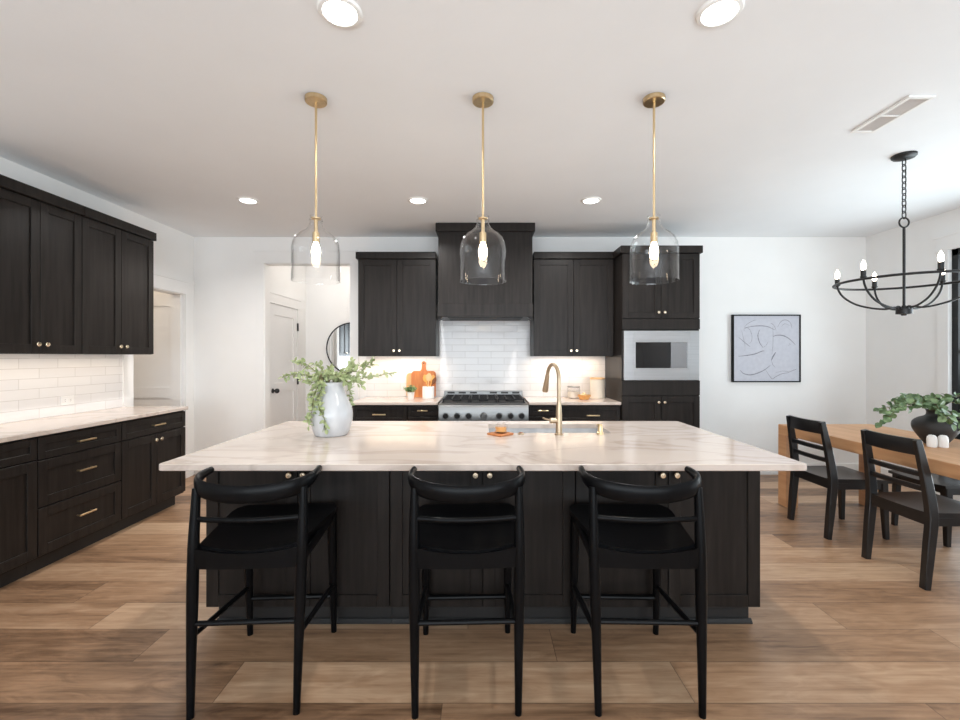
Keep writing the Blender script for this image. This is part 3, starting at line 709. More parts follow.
MB().lathe([(0, 0), (0.090, 0)]+outer+[(0.063, 0.318), (0.061, 0.303), (0.066, 0.28), (0.096, 0.205), (0.115, 0.125), (0.095, 0.03), (0, 0.02)], 48).build('vase_body', M['ceramic'], va, ang=50)
bq = thing('leafy_branches', 'bunch of sage green leafy branches spilling from the white vase', 'branches', (VX, VY, VZ+0.10))
def pv(x, y, d):       # island vase greenery: pixel of the photo to a point at depth d, relative to the bunch
    return Vector(((x-482.4)*d/453-VX, d-VY, CAM_H-(y-356.7)*d/453-(VZ+0.10)))
R0 = Vector((0, 0, 0.0)); NK = Vector((0, 0, 0.235))
lines = [
 [(318, 379, 2.74), (300, 374, 2.70), (283, 377, 2.68)],
 [(320, 375, 2.80), (306, 364, 2.84), (294, 361, 2.86)],
 [(325, 374, 2.72), (320, 366, 2.70), (315, 364, 2.68)],
 [(315, 382, 2.66), (306, 381, 2.62), (300, 379, 2.60)],
 [(336, 376, 2.66), (331, 371, 2.62), (329, 368, 2.60)],
 [(345, 374, 2.80), (356, 366, 2.86), (374, 365, 2.88)],
 [(350, 372, 2.74), (362, 371, 2.72), (371, 360, 2.70)],
 [(352, 379, 2.76), (370, 377, 2.76), (392, 373, 2.78)],
 [(348, 382, 2.70), (356, 381, 2.68), (362, 386, 2.66)],
 [(347, 384, 2.82), (350, 394, 2.86), (349, 404, 2.88)],
 [(318, 386, 2.66), (314, 396, 2.62), (312, 410, 2.61), (309, 426, 2.62)],
 [(322, 386, 2.64), (318, 402, 2.60), (324, 418, 2.60), (326, 429, 2.60)],
 [(318, 384, 2.70), (311, 393, 2.66), (312, 402, 2.64)],
 [(345, 377, 2.74), (349, 368, 2.76), (351, 361, 2.78)],
]
for k, ln in enumerate(lines):
    hang = k in (10, 11, 12)
    p1 = pv(*ln[0])
    off = Vector((0.03*math.cos(k*2.4), 0.03*math.sin(k*2.4), 0))
    pts = [R0+off*0.8, NK+off+(p1-NK).normalized()*0.015]+[pv(*q) for q in ln]
    if hang: pts[1] = NK+Vector((-0.045, -0.035, 0.02))
    branch(bq, R0, pts, 0.0035, M['leaf'], 0.034, 0.0105, 0.011, seed=k+1, start=0.52 if not hang else 0.55, pair=3, jitter=0.75)

# black vase with ivy on the table
TZ = 0.75
BX, BY = 3.300, 3.300
bv = thing('vase', 'squat black clay vase with trailing greenery on the dining table', 'vase', (BX, BY, TZ))
outer = MB.smooth([(0.064, 0.006), (0.096, 0.052), (0.124, 0.10), (0.131, 0.132), (0.124, 0.163), (0.095, 0.188), (0.062, 0.203), (0.051, 0.216), (0.050, 0.238), (0.056, 0.250)])
MB().lathe([(0, 0), (0.060, 0)]+outer+[(0.047, 0.250), (0.042, 0.236), (0.042, 0.214), (0.09, 0.182), (0.115, 0.132), (0.06, 0.02), (0, 0.015)], 48).build('vase_body', M['blackclay'], bv, ang=50)
iv = thing('ivy_branches', 'green ivy trailing from the black vase on the dining table', 'plant', (BX, BY, TZ+0.10))
def pi_(x, y, d): return Vector(((x-482.4)*d/453-BX, d-BY, CAM_H-(y-356.7)*d/453-(TZ+0.10)))
NKI = Vector((0, 0, 0.160))
il = [
 [(922, 402, 3.23), (912, 397, 3.19), (902, 400, 3.17)],
 [(918, 398, 3.27), (905, 400, 3.29), (890, 407, 3.31), (880, 409, 3.31)],
 [(920, 404, 3.21), (904, 408, 3.15), (891, 415, 3.13), (881, 423, 3.12)],
 [(925, 400, 3.33), (914, 396, 3.39), (898, 399, 3.43)],
 [(922, 403, 3.17), (910, 404, 3.11), (898, 409, 3.07), (889, 417, 3.05)],
 [(931, 400, 3.27), (933, 397, 3.29), (938, 400, 3.29)],
 [(936, 404, 3.19), (945, 412, 3.11), (952, 424, 3.07)],
 [(938, 406, 3.23), (951, 412, 3.19), (962, 420, 3.17), (966, 432, 3.15)],
 [(940, 402, 3.29), (956, 403, 3.29), (972, 408, 3.29)],
 [(936, 405, 3.17), (942, 414, 3.09), (950, 418, 3.05)],
 [(942, 400, 3.35), (962, 396, 3.39), (985, 402, 3.41)],
]
for k, ln in enumerate(il):
    off = Vector((0.025*math.cos(k*2.4), 0.025*math.sin(k*2.4), 0))
    pts = [off*0.6, NKI+off]+[pi_(*q) for q in ln]
    branch(iv, None, pts, 0.0032, M['ivy'], 0.048, 0.021, 0.019, seed=50+k, start=0.45, pair=2, jitter=0.8)

# ------------------------------------------------------------------ bar stools
def make_stool(label):
    r = thing('bar_stool', label, 'bar stool', (0, 0, 0), 0, 'black bar stools at the island')
    bw = M['blackwood']
    # seat: dished slab
    m = MB(); nx, ny = 12, 10; top, bot = [], []
    for j in range(ny+1):
        v = j/ny; y = -0.220+0.460*v
        hw_ = 0.190+0.050*min(1, v*1.25)
        if v > 0.85: hw_ -= 0.03*((v-0.85)/0.15)**2
        rt, rb = [], []
        for i in range(nx+1):
            u = -1+2*i/nx
            z = 0.648-0.024*(1-u*u)*(0.35+0.65*math.sin(PI*min(1, 0.25+v*0.75)))+0.006*v
            yy = y-0.018*(1-u*u)*(1-v)+0.022*(1-u*u)*v
            rt.append(m.bm.verts.new((u*hw_, yy, z))); rb.append(m.bm.verts.new((u*hw_*0.97, yy, z-0.030)))
        top.append(rt); bot.append(rb)
    for j in range(ny):
        for i in range(nx):
            m.bm.faces.new((top[j][i], top[j][i+1], top[j+1][i+1], top[j+1][i]))
            m.bm.faces.new((bot[j][i+1], bot[j][i], bot[j+1][i], bot[j+1][i+1]))
    for i in range(nx):
        m.bm.faces.new((top[0][i+1], top[0][i], bot[0][i], bot[0][i+1])); m.bm.faces.new((top[ny][i], top[ny][i+1], bot[ny][i+1], bot[ny][i]))
    for j in range(ny):
        m.bm.faces.new((top[j][0], top[j+1][0], bot[j+1][0], bot[j][0])); m.bm.faces.new((top[j+1][nx], top[j][nx], bot[j][nx], bot[j+1][nx]))
    m.build('seat', bw, r, ang=50)
    for s in (-1, 1):
        P = smooth_path([(s*0.199, -0.262, 0), (s*0.203, -0.246, 0.30), (s*0.207, -0.228, 0.60), (s*0.208, -0.216, 0.74), (s*0.207, -0.206, 0.866)], 5)
        n_ = len(P); rr = []
        for p in P:
            z = p.z; rr.append(0.0135+0.008*min(1, z/0.45) if z < 0.62 else 0.0215-0.006*(z-0.62)/0.25)
        MB().sweep(P, rr, n=14, up=(0, 1, 0)).build('leg', bw, r)
        P = smooth_path([(s*0.205, 0.262, 0), (s*0.204, 0.245, 0.30), (s*0.203, 0.228, 0.625)], 5)
        MB().sweep(P, [0.0135+0.009*min(1, p.z/0.45) for p in P], n=14, up=(0, 1, 0)).build('leg', bw, r)
        MB().sweep([(s*0.204, -0.244, 0.30), (s*0.204, 0.0, 0.272), (s*0.204, 0.248, 0.245)], [0.010, 0.012, 0.010], n=10).build('side_stretcher', bw, r)
        MB().sweep([(s*0.207, -0.228, 0.592), (s*0.203, 0.229, 0.600)], [(0.011, 0.024)]*2, square=True).build('side_apron', bw, r)
    MB().sweep([(-0.205, -0.243, 0.350), (0.205, -0.243, 0.350)], 0.0105, n=10).build('back_stretcher', bw, r)
    MB().sweep([(-0.205, 0.252, 0.185), (0.205, 0.252, 0.185)], [(0.012, 0.012)]*2, n=10).build('foot_rest', bw, r)
    # lower back rail of the seat, top edge sagging with the dish
    m = MB(); n_ = 14; R = []
    for i in range(n_+1):
        u = -1+2*i/n_; x = u*0.206; y = -0.230-0.010*(1-u*u)
        zt = 0.640-0.022*(1-u*u); zb = 0.560
        R.append([(x, y-0.011, zb), (x, y+0.011, zb), (x, y+0.011, zt), (x, y-0.011, zt)])
    m.rings(R).build('seat_rail', bw, r, ang=40)
    MB().rings([[(x, 0.222-0.011, 0.575), (x, 0.222+0.011, 0.575), (x, 0.222+0.011, 0.62), (x, 0.222-0.011, 0.62)] for x in (-0.203, 0.203)]).build('front_apron', bw, r)
    P = [(-0.208+0.416*i/12, -0.216-0.020*math.sin(PI*i/12), 0.747-0.004*math.sin(PI*i/12)) for i in range(13)]
    MB().sweep(P, [(0.009, 0.0115)]*13, n=12).build('back_spindle', bw, r)
    # horseshoe top rail
    P, Dm = [], []
    key = [(-0.226, -0.058, 0.902, 0.0125, 0.0135), (-0.230, -0.110, 0.897, 0.0130, 0.0180), (-0.224, -0.168, 0.885, 0.0125, 0.0265), (-0.184, -0.222, 0.869, 0.0115, 0.0335), (-0.10, -0.252, 0.856, 0.0105, 0.035), (0, -0.261, 0.851, 0.010, 0.035)]
    key = key+[(-a, b, c_, d, e) for a, b, c_, d, e in reversed(key[:-1])]
    K3 = smooth_path([(a, b, c_) for a, b, c_, d, e in key], 5); D3 = smooth_path([(d, e, 0) for a, b, c_, d, e in key], 5)
    MB().sweep(K3, [(q.x, q.y) for q in D3], n=16).build('top_rail', bw, r, ang=60)
    return r
st = make_stool('leftmost of the three black wooden bar stools at the island')
st.location = (-0.937, 2.010, 0); st.rotation_euler.z = math.radians(3.5)
for x, rz, lb in ((-0.069, 2.0, 'middle one of the three black wooden bar stools at the island'), (0.655, -1.6, 'rightmost of the three black wooden bar stools at the island')):
    c = copy_tree(st); c.location = (x, 2.010, 0); c.rotation_euler.z = math.radians(rz); c['label'] = lb

# ------------------------------------------------------------------ dining table and chairs
dt = thing('dining_table', 'thick light oak dining table with square corner legs', 'table', (3.225, 3.24, 0))
HX, HY_ = 0.435, 1.034
MB().box(-HX, HX, -HY_, HY_, 0.662, 0.75, 0.003).build('tabletop', M['oak'], dt)
for sx in (-1, 1):
    for sy in (-1, 1):
        MB().box(sx*HX, sx*(HX-0.112), sy*HY_, sy*(HY_-0.112), 0, 0.662, 0.002).build('leg', M['oak'], dt)
def make_chair(label):
    r = thing('dining_chair', label, 'chair', (0, 0, 0), 0, 'black dining chairs at the oak table')
    bw = M['blacklacquer']
    m = MB(); nx, ny = 10, 8; top, bot = [], []
    for j in range(ny+1):
        v = j/ny; y = -0.205+0.455*v; hw_ = 0.205+0.028*v
        rt, rb = [], []
        for i in range(nx+1):
            u = -1+2*i/nx; z = 0.453-0.014*(1-u*u)*math.sin(PI*(0.15+0.7*v))-0.008*max(0, v-0.8)/0.2
            rt.append(m.bm.verts.new((u*hw_, y+0.012*(1-u*u)*v, z))); rb.append(m.bm.verts.new((u*hw_, y+0.012*(1-u*u)*v, 0.424)))
        top.append(rt); bot.append(rb)
    for j in range(ny):
        for i in range(nx):
            m.bm.faces.new((top[j][i], top[j][i+1], top[j+1][i+1], top[j+1][i])); m.bm.faces.new((bot[j][i+1], bot[j][i], bot[j+1][i], bot[j+1][i+1]))
    for i in range(nx):
        m.bm.faces.new((top[0][i+1], top[0][i], bot[0][i], bot[0][i+1])); m.bm.faces.new((top[ny][i], top[ny][i+1], bot[ny][i+1], bot[ny][i]))
    for j in range(ny):
        m.bm.faces.new((top[j][0], top[j+1][0], bot[j+1][0], bot[j][0])); m.bm.faces.new((top[j+1][nx], top[j][nx], bot[j][nx], bot[j+1][nx]))
    m.build('seat', bw, r, ang=40)
    for s in (-1, 1):
        P = smooth_path([(s*0.207, -0.222, 0), (s*0.208, -0.198, 0.25), (s*0.208, -0.184, 0.44), (s*0.199, -0.206, 0.64), (s*0.186, -0.250, 0.885)], 5)
        MB().sweep(P, [(0.022-0.007*max(0, (p.z-0.44)/0.45), 0.018+0.009*math.sin(PI*min(1, p.z/0.88))) for p in P], square=True, up=(0, 1, 0)).build('rear_leg', bw, r)
        P = [(s*0.212, 0.218, 0), (s*0.206, 0.212, 0.2), (s*0.200, 0.205, 0.424)]
        MB().sweep(P, [(0.016, 0.016), (0.020, 0.020), (0.023, 0.024)], square=True, up=(0, 1, 0)).build('front_leg', bw, r)
        MB().box(s*0.195, s*0.215, -0.17, 0.19, 0.375, 0.424).build('side_apron', bw, r)
    MB().box(-0.19, 0.19, 0.195, 0.215, 0.375, 0.424).build('front_apron', bw, r)
    MB().box(-0.19, 0.19, -0.205, -0.18, 0.375, 0.43).build('rear_apron', bw, r)
    def slat(w_, z, y0, hz, hy, sag, name):
        P = [(-w_+2*w_*i/10, y0-sag*math.sin(PI*i/10), z) for i in range(11)]
        MB().sweep(P, [(hy, hz)]*11, square=True).build(name, bw, r)
    slat(0.176, 0.838, -0.238, 0.048, 0.012, 0.022, 'top_rail')
    slat(0.188, 0.676, -0.211, 0.016, 0.010, 0.012, 'back_slat')
    slat(0.192, 0.588, -0.198, 0.016, 0.010, 0.010, 'back_slat')
    return r
ch = make_chair('black slat-back dining chair nearest the far end of the table, facing right')
ch.location = (2.850, 3.655, 0); ch.rotation_euler.z = -PI/2
c = copy_tree(ch); c.location = (2.862, 2.910, 0); c['label'] = 'black slat-back dining chair in front of the black vase, closest to the camera'
c = copy_tree(ch); c.location = (3.612, 3.52, 0); c.rotation_euler.z = PI/2; c['label'] = 'black dining chair on the window side of the table, half hidden by another chair'

for x, lb in ((3.160, 'left one of two small white domed shakers beside the black vase'), (3.226, 'right one of two small white domed shakers beside the black vase')):
    y = 3.185 if x < 3.2 else 3.172
    s = thing('shaker', lb, 'shaker', (x, y, TZ), 0, 'white shakers on the dining table')
    MB().lathe([(0, 0), (0.025, 0), (0.028, 0.004), (0.029, 0.05), (0.026, 0.072), (0.017, 0.084), (0, 0.088)], 28).build('shaker_body', M['whitematte'], s)
    m = MB()
    for k in range(3): m.cyl((0.008*math.cos(k*2.1), 0.008*math.sin(k*2.1), 0.0845), (0.008*math.cos(k*2.1), 0.008*math.sin(k*2.1), 0.0882), 0.0016, n=8)
    m.build('holes', M['slot'], s)

# ------------------------------------------------------------------ pendants
def pendant(x, label):
    y = 2.466; r = thing('pendant_light', label, 'pendant light', (x, y, 1.795), 0, 'glass pendant lights over the island')
    Z = H-1.795
    MB().lathe([(0, Z-0.026), (0.054, Z-0.026), (0.058, Z-0.022), (0.058, Z-0.001), (0, Z-0.001)], 36).build('canopy', M['brass'], r)
    MB().cyl((0, 0, Z-0.02), (0, 0, 0.30), 0.0065, n=14).build('rod', M['brass'], r)
    prof = [(0.127, 0.0), (0.126, 0.02), (0.1255, 0.10), (0.1255, 0.175), (0.121, 0.205), (0.108, 0.235), (0.086, 0.258), (0.062, 0.274), (0.046, 0.290), (0.036, 0.308), (0.031, 0.325), (0.036, 0.329), (0.036, 0.335), (0.030, 0.339), (0.030, 0.352), (0.034, 0.356)]
    inner = [(max(a-0.003, 0.005), b) for a, b in reversed(prof)]
    MB().lathe(prof+inner, 56, closed=True).build('glass_shade', M['glass'], r)
    m = MB(); m.lathe([(0, 0.345), (0.026, 0.345), (0.026, 0.338), (0.010, 0.335), (0.010, 0.268), (0.0185, 0.264), (0.0185, 0.212), (0, 0.212)], 24); m.build('socket', M['brass'], r)
    MB().lathe([(0, 0.213), (0.010, 0.213), (0.013, 0.204), (0.022, 0.178), (0.024, 0.158), (0.020, 0.136), (0.010, 0.122), (0, 0.119)], 24).build('bulb', M['bulb'], r)
pendant(-0.906, 'clear glass pendant light on brass rod, leftmost of the three over the island')
pendant(0.003, 'clear glass pendant light on brass rod in front of the range hood')
pendant(0.934, 'clear glass pendant light on brass rod in front of the microwave tower')

# ------------------------------------------------------------------ chandelier
CX, CY, CZ = 2.944, 3.163, 1.672
ch = thing('chandelier', 'black ring chandelier with candle bulbs above the dining table', 'chandelier', (CX, CY, CZ))
bm_ = M['blackmetal']; ZC = H-CZ
MB().lathe([(0, ZC-0.034), (0.03, ZC-0.032), (0.062, ZC-0.022), (0.070, ZC-0.014), (0.070, ZC), (0, ZC)], 36).build('canopy', bm_, ch)
MB().lathe([(0, 0.0), (0.014, 0.0), (0.018, 0.008), (0.045, 0.012), (0.045, 0.045), (0.02, 0.05), (0.012, 0.07), (0, 0.07)], 28).build('hub', bm_, ch)
MB().cyl((0, 0, 0.06), (0, 0, 0.620), 0.0085, n=14).build('stem', bm_, ch)
lp = [(0.034*math.cos(2*PI*k/20), 0, 0.650+0.034*math.sin(2*PI*k/20)) for k in range(20)]
MB().sweep(lp, 0.0055, n=8, up=(0, 1, 0), closed=True).build('loop', bm_, ch)
nl = 10; z0 = 0.682; pitch = (ZC-0.03-z0)/nl
for k in range(nl):
    zc = z0+pitch*(k+0.5); hl = pitch*0.5+0.007; hw_ = 0.013
    pts = []
    for q in range(16):
        a = 2*PI*q/16; u, v = hw_*math.cos(a), hl*math.copysign(abs(math.sin(a))**0.8, math.sin(a))
        pts.append((u, 0, zc+v) if k % 2 == 0 else (0, u, zc+v))
    MB().sweep(pts, 0.0036, n=6, up=(0, 1, 0) if k % 2 == 0 else (1, 0, 0), closed=True).build('chain_link', bm_, ch)
RR = 0.39; ring = [(RR*math.cos(2*PI*k/72), RR*math.sin(2*PI*k/72), 0.238) for k in range(72)]
MB().sweep(ring, 0.0085, n=10, closed=True).build('ring', bm_, ch)
for k in range(6):
    a = math.radians(46+60*k); ux, uy = math.cos(a), -math.sin(a)
    q = lambda r_, z_: (ux*r_, uy*r_, z_)
    P = smooth_path([q(0.030, 0.03), q(0.040, 0.058), q(0.062, 0.060), q(0.095, 0.052), q(0.17, 0.064), q(0.26, 0.098), q(0.325, 0.150), q(0.358, 0.200), q(0.370, 0.246)], 4)
    arm = MB().sweep(P, 0.0068, n=8).build('arm', bm_, ch)
    c0 = Vector(q(0.370, 0))
    MB().lathe([(0, 0.242), (0.010, 0.242), (0.019, 0.252), (0.019, 0.258), (0.0155, 0.260), (0.0155, 0.300), (0, 0.300)], 18, c0).build('candle_socket', bm_, arm)
    MB().lathe([(0, 0.299), (0.008, 0.299), (0.013, 0.312), (0.0155, 0.326), (0.013, 0.344), (0.0065, 0.360), (0.002, 0.370), (0, 0.371)], 18, c0).build('candle_bulb', M['bulbwhite'], arm)

# ------------------------------------------------------------------ ceiling fittings
cans = [(-0.580, 1.845, 'recessed ceiling light at the top left, cut by the upper edge of the photo'), (0.966, 1.845, 'recessed ceiling light at the top right, cut by the upper edge of the photo'),
        (-2.106, 4.07, 'leftmost of three recessed ceiling lights in the far row'), (-0.579, 4.07, 'middle of three recessed ceiling lights in the far row'), (0.976, 4.07, 'rightmost of three recessed ceiling lights in the far row')]
for x, y, lb in cans:
    r = thing('recessed_light', lb, 'ceiling light', (x, y, H-0.012), 0, 'recessed ceiling lights')
    MB().lathe([(0.066, 0.006), (0.070, 0.0), (0.084, 0.003), (0.090, 0.0115), (0.066, 0.0115)], 40, closed=True).build('trim_ring', M['plastic'], r)
    MB().lathe([(0, 0.004), (0.067, 0.004), (0.067, 0.0115), (0, 0.0115)], 40).build('lens', M['lens'], r)
    l = bpy.data.lights.new('downlight', 'AREA'); l.shape = 'DISK'; l.size = 0.12; l.energy = 18 if y > 3 else 7; l.color = (1.0, 0.975, 0.95); l.spread = math.radians(150)
    o = bpy.data.objects.new('downlight', l); COL.objects.link(o); o.parent = r; o.location = (0, 0, -0.003)
v = thing('ceiling_vent', 'white slatted air vent in the ceiling near the chandelier', 'vent', (2.368, 2.633, H-0.012))
m = MB(); X_, Y_ = 0.073, 0.197
m.box(-X_, -X_+0.022, -Y_, Y_, 0, 0.0115, 0.002); m.box(X_-0.022, X_, -Y_, Y_, 0, 0.0115, 0.002); m.box(-X_+0.022, X_-0.022, -Y_, -Y_+0.022, 0, 0.0115, 0.002); m.box(-X_+0.022, X_-0.022, Y_-0.022, Y_, 0, 0.0115, 0.002); m.box(-X_+0.02, X_-0.02, -0.006, 0.006, 0.001, 0.0115)
m.build('frame', M['plastic'], v)
MB().box(-X_+0.02, X_-0.02, -Y_+0.02, Y_-0.02, 0.0105, 0.0118).build('backing', M['ventback'], v)
for k in range(9):
    x = -0.046+k*0.0115
    MB().prism([(x-0.006, 0.0105), (x-0.0048, 0.0108), (x+0.004, 0.003), (x+0.0028, 0.0027)], 'y', -Y_+0.021, Y_-0.021).build('slat', M['ventgrey'], v)

# ------------------------------------------------------------------ art, mirror, outlets
a = thing('framed_art', 'square abstract line drawing in a thin black frame on the back wall', 'picture', (3.322, YB-0.0425, 1.087))
AX, AH = 0.397, 0.79
m = MB()
for x0, x1, z0, z1 in ((-AX, -AX+0.014, 0, AH), (AX-0.014, AX, 0, AH), (-AX+0.014, AX-0.014, 0, 0.014), (-AX+0.014, AX-0.014, AH-0.014, AH)): m.box(x0, x1, 0, 0.042, z0, z1, 0.001)
m.build('picture_frame', M['blackwood'], a)
pp = MB().box(-AX+0.013, AX-0.013, 0.010, 0.040, 0.013, AH-0.013).build('drawing', M['paper'], a)
def ap(u, v): return Vector((-AX+0.012+(u-72)/(622-72)*(2*AX-0.024), 0.0095, AH-0.012-(v-92)/(645-92)*(AH-0.024)))
strokes = [([(165, 195), (230, 182), (300, 178), (360, 186), (420, 215)], 5), ([(160, 190), (190, 160), (240, 133), (265, 128)], 2.5), ([(115, 275), (150, 305), (185, 335), (212, 355)], 4),
 ([(140, 215), (150, 265), (165, 330), (168, 390)], 2), ([(205, 205), (225, 255), (222, 305), (205, 330)], 2), ([(165, 225), (160, 205), (185, 195), (210, 215), (220, 250)], 2), ([(290, 210), (275, 260), (290, 320), (318, 362)], 5), ([(318, 362), (345, 340), (362, 310)], 1.6),
 ([(112, 435), (180, 428), (250, 415), (310, 392), (330, 390)], 6), ([(400, 268), (440, 257), (490, 262), (540, 290), (590, 340)], 6), ([(400, 180), (402, 260), (400, 350), (392, 420)], 2.2), ([(425, 400), (400, 440), (388, 470)], 8), ([(388, 470), (400, 505), (420, 530)], 2.5),
 ([(440, 190), (465, 145), (505, 128), (545, 150), (560, 200)], 3), ([(470, 185), (500, 160), (540, 175)], 1.6), ([(125, 550), (155, 580), (210, 592), (270, 578), (330, 550), (380, 510)], 6), ([(340, 550), (365, 590), (395, 625), (420, 610), (470, 585), (530, 572), (595, 545)], 3.2), ([(420, 575), (480, 560), (540, 562), (600, 540)], 1.8),
 ([(525, 345), (545, 335), (535, 325)], 2), ([(380, 155), (405, 170), (430, 220)], 2.5)]
for pts, wd in strokes:
    P = smooth_path([ap(*q) for q in pts], 6); n_ = len(P)
    MB().sweep(P, [(wd*0.0010*(0.35+0.65*math.sin(PI*i/(n_-1))), 0.0004) for i in range(n_)], n=6, up=(0, 1, 0)).build('stroke', M['charcoal'], pp)
mi = thing('round_mirror', 'round black-rimmed mirror on the wall behind the back opening', 'mirror', (-1.93, HY-0.001, 1.51))
rg = [(0.375*math.cos(2*PI*k/64), -0.012, 0.375*math.sin(2*PI*k/64)) for k in range(64)]
MB().sweep(rg, [(0.010, 0.012)]*64, n=8, up=(0, 1, 0), closed=True).build('rim', M['blackmetal'], mi)
m = MB(); m.rings([[(0.372*math.cos(2*PI*k/64), y, 0.372*math.sin(2*PI*k/64)) for k in range(64)] for y in (-0.012, 0.0)]); m.build('mirror_glass', M['mirror'], mi)
o_ = thing('wall_outlet', 'white double outlet plate on the left tiled backsplash', 'outlet', (XL+0.0105, 3.69, 1.03), PI/2)
MB().box(-0.058, 0.058, -0.006, 0, -0.037, 0.037, 0.002).build('plate', M['plastic'], o_)
for s in (-1, 1):
    so = MB().box(s*0.024-0.017, s*0.024+0.017, -0.008, -0.005, -0.014, 0.014, 0.001).build('socket', M['plastic'], o_)
    m = MB()
    for q in (-1, 1): m.box(s*0.024-0.006, s*0.024+0.004, -0.0084, -0.0078, q*0.006-0.001, q*0.006+0.001)
    m.build('slots', M['slot'], so)

# ------------------------------------------------------------------ things on the back counters
CZ0 = 0.914
def tiltboard(name, label, x, y, w, hgt, th, mat, handle=None, tilt=8, taper=0.0, hole=True):
    r = thing(name, label, 'cutting board', (x, y, CZ0))
    r.rotation_euler = (math.radians(-tilt), 0, 0)
    out = []; rr = 0.025
    for cx, cz, a0 in ((-w/2+rr, rr, PI), (w/2-rr, rr, 1.5*PI)):
        for k in range(6): a_ = a0+k/5*PI/2; out.append((cx+rr*math.cos(a_), cz+rr*math.sin(a_)))
    r2 = 0.04
    for k in range(6): a_ = k/5*PI/2; out.append((w/2-r2+r2*math.cos(a_), hgt-r2+r2*math.sin(a_)))
    if handle:
        hw_, hl = handle
        out += [(hw_+0.015, hgt), (hw_, hgt+0.02), (hw_*0.85, hgt+hl*0.6)]
        for k in range(7): a_ = k/6*PI; out.append((hw_*math.cos(a_), hgt+hl-hw_+hw_*math.sin(a_)))
        out += [(-hw_*0.85, hgt+hl*0.6), (-hw_, hgt+0.02), (-hw_-0.015, hgt)]
    for k in range(6): a_ = PI/2+k/5*PI/2; out.append((-w/2+r2+r2*math.cos(a_), hgt-r2+r2*math.sin(a_)))
    m = MB(); m.prism(out, 'y', -th, 0); m.build('board', mat, r)
    if handle and hole:
        n = 14; m = MB(); zc = hgt+handle[1]-handle[0]
        m.rings([[(0.008*math.cos(2*PI*i/n), y_, zc+0.008*math.sin(2*PI*i/n)) for i in range(n)] for y_ in (-th-0.0004, -th+0.001)]); m.build('hanging_hole', M['slot'], r)
    return r
tiltboard('cutting_board', 'warm brown paddle cutting board with handle leaning on the back tiles', -0.685, 5.262, 0.285, 0.305, 0.02, M['boardwood'], (0.026, 0.115), 7.5)
tiltboard('cutting_board', 'pale wooden cutting board without handle, half hidden behind the paddle board', -0.835, 5.301, 0.11, 0.28, 0.012, M['paleboard'], None, 3.5)
cr = thing('utensil_crock', 'white ceramic crock holding wooden spoons left of the range', 'crock', (-0.608, 5.10, CZ0))
MB().lathe([(0, 0), (0.060, 0), (0.066, 0.005), (0.067, 0.06), (0.066, 0.135), (0.062, 0.137), (0.060, 0.130), (0.060, 0.012), (0, 0.010)], 32).build('crock_body', M['whitematte'], cr)
def spoon(label, ang, lean, L, mat, wd, cat_head=1.0):
    r = thing('wooden_spoon', label, 'spoon', (-0.608-0.024*math.cos(ang), 5.10-0.024*math.sin(ang), CZ0+0.014), 0, 'wooden spoons in the white crock')
    d = Vector((math.cos(ang)*lean, math.sin(ang)*lean*0.5, 1)).normalized()
    MB().cyl((0, 0, 0), d*(L*0.72), 0.0055, 0.006, 10).build('handle', mat, r)
    P = [d*(L*(0.68+0.32*k/8)) for k in range(9)]
    MB().sweep(P, [(max(0.005, wd*math.sin(PI*(0.12+0.86*k/8))**0.7), 0.005) for k in range(9)], n=12, up=(0, 1, 0)).build('spoon_bowl', mat, r)
spoon('pale wooden spoon leaning left in the white crock', 2.6, 0.30, 0.265, M['spoonwood'], 0.030)
spoon('pale broad wooden spatula in the middle of the white crock', 1.2, 0.16, 0.275, M['paleboard'], 0.036)
spoon('orange-toned wooden spoon leaning right in the white crock', 0.4, 0.36, 0.265, M['spoonwood'], 0.029)
spoon('dark walnut spoon at the right edge of the white crock', -0.3, 0.50, 0.25, M['darkspoon'], 0.022)
pp_ = thing('potted_herb', 'small green herb in a white pot beside the utensil crock', 'potted plant', (-0.795, 5.03, CZ0))
MB().lathe([(0, 0), (0.030, 0), (0.033, 0.004), (0.040, 0.07), (0.041, 0.078), (0.036, 0.078), (0.034, 0.068), (0, 0.066)], 28).build('pot', M['whitematte'], pp_)
MB().lathe([(0, 0.0655), (0.034, 0.0655), (0.034, 0.070), (0, 0.072)], 20).build('soil', M['soil'], pp_)
rnd = random.Random(3); lm = MB()
for k in range(26):
    a_ = rnd.uniform(0, 2*PI); ln = rnd.uniform(0.2, 1.0); d = Vector((math.cos(a_)*ln, math.sin(a_)*ln, rnd.uniform(0.25, 0.9)))
    P = smooth_path([(0, 0, 0.068), Vector((0, 0, 0.085))+d*0.03, Vector((0, 0, 0.085))+d*0.085+Vector((0, 0, -0.012*ln))], 4)
    lm.sweep(P, 0.0012, n=5)
    for q in range(4, 9):
        for s in (-1, 1): lm.leaf(P[q], Vector((rnd.gauss(0, 1), rnd.gauss(0, 1), rnd.gauss(.2, .6))), (0, -0.3, 1), 0.026, 0.007)
lm.build('foliage', M['herb'], pp_, flip=False, ang=80)
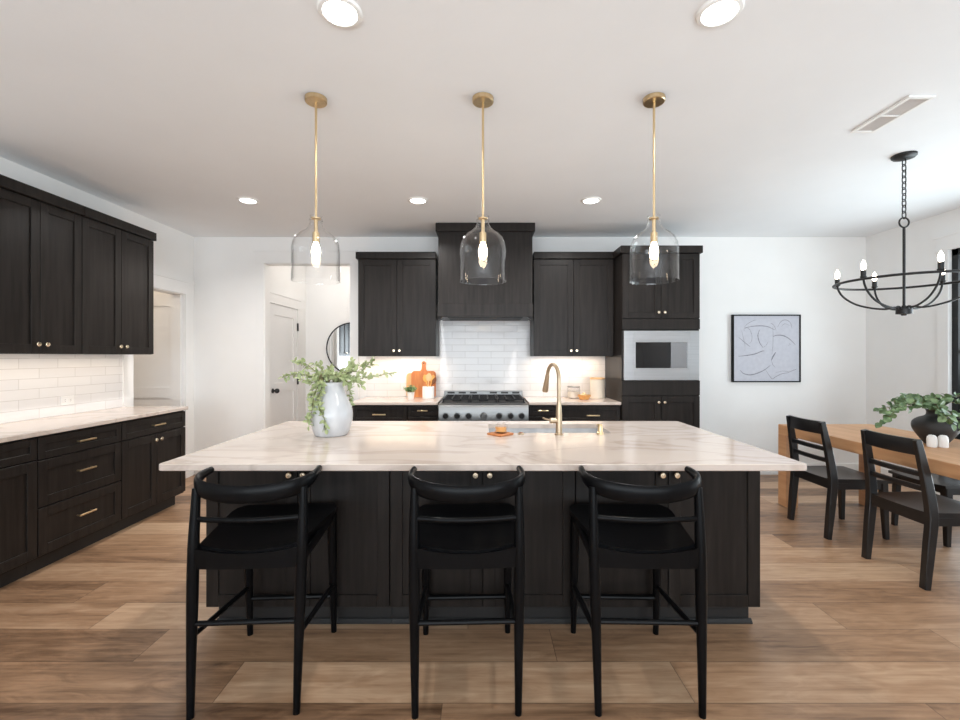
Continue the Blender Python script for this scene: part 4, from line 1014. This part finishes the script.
gj = thing('canister', 'short clear glass canister with steel lid right of the faucet', 'canister', (1.04, 5.16, CZ0))
MB().lathe([(0, 0), (0.070, 0), (0.074, 0.005), (0.074, 0.115), (0.066, 0.122), (0.063, 0.122), (0.070, 0.113), (0.070, 0.008), (0, 0.006)], 36).build('glass_body', M['glass'], gj)
MB().lathe([(0, 0.122), (0.070, 0.122), (0.072, 0.126), (0.070, 0.136), (0, 0.138)], 32).build('lid', M['steel'], gj)
MB().lathe([(0, 0.0075), (0.068, 0.0085), (0.068, 0.07), (0, 0.075)], 32).build('contents', M['cream'], gj)
wj = thing('canister', 'tall cream canister with wooden lid beside the microwave tower', 'canister', (1.30, 5.12, CZ0))
MB().lathe([(0, 0), (0.076, 0), (0.081, 0.006), (0.081, 0.212), (0.077, 0.217), (0, 0.217)], 36).build('body', M['cream'], wj)
MB().lathe([(0, 0.217), (0.083, 0.217), (0.084, 0.220), (0.083, 0.234), (0, 0.235)], 36).build('lid', M['paleboard'], wj)
gb = thing('bowl', 'small amber glass bowl in front of the two canisters', 'bowl', (1.12, 4.985, CZ0))
MB().lathe([(0, 0), (0.045, 0), (0.052, 0.004), (0.070, 0.035), (0.074, 0.052), (0.070, 0.052), (0.064, 0.034), (0.045, 0.010), (0, 0.008)], 32).build('bowl_body', M['amber'], gb)
m = MB()
for (x, y, z, r_) in ((-0.02, 0.01, 0.036, 0.026), (0.026, -0.008, 0.036, 0.025), (0.004, 0.022, 0.052, 0.024)): m.sphere((x, y, z), r_, u=14, v=9)
m.build('contents', M['brass'], gb)

# small lamps in the two rooms behind the doorways
def point(name, loc, e, color=(1, 0.9, 0.8), r=0.1):
    l = bpy.data.lights.new(name, 'POINT'); l.energy = e; l.color = color; l.shadow_soft_size = r
    o = bpy.data.objects.new(name, l); COL.objects.link(o); o.location = loc
point('pantry_lamp', (-4.2, 4.5, 2.55), 9, (1.0, 0.84, 0.66))
point('mudroom_lamp', (-1.75, 6.05, 2.6), 8, (1.0, 0.94, 0.88))
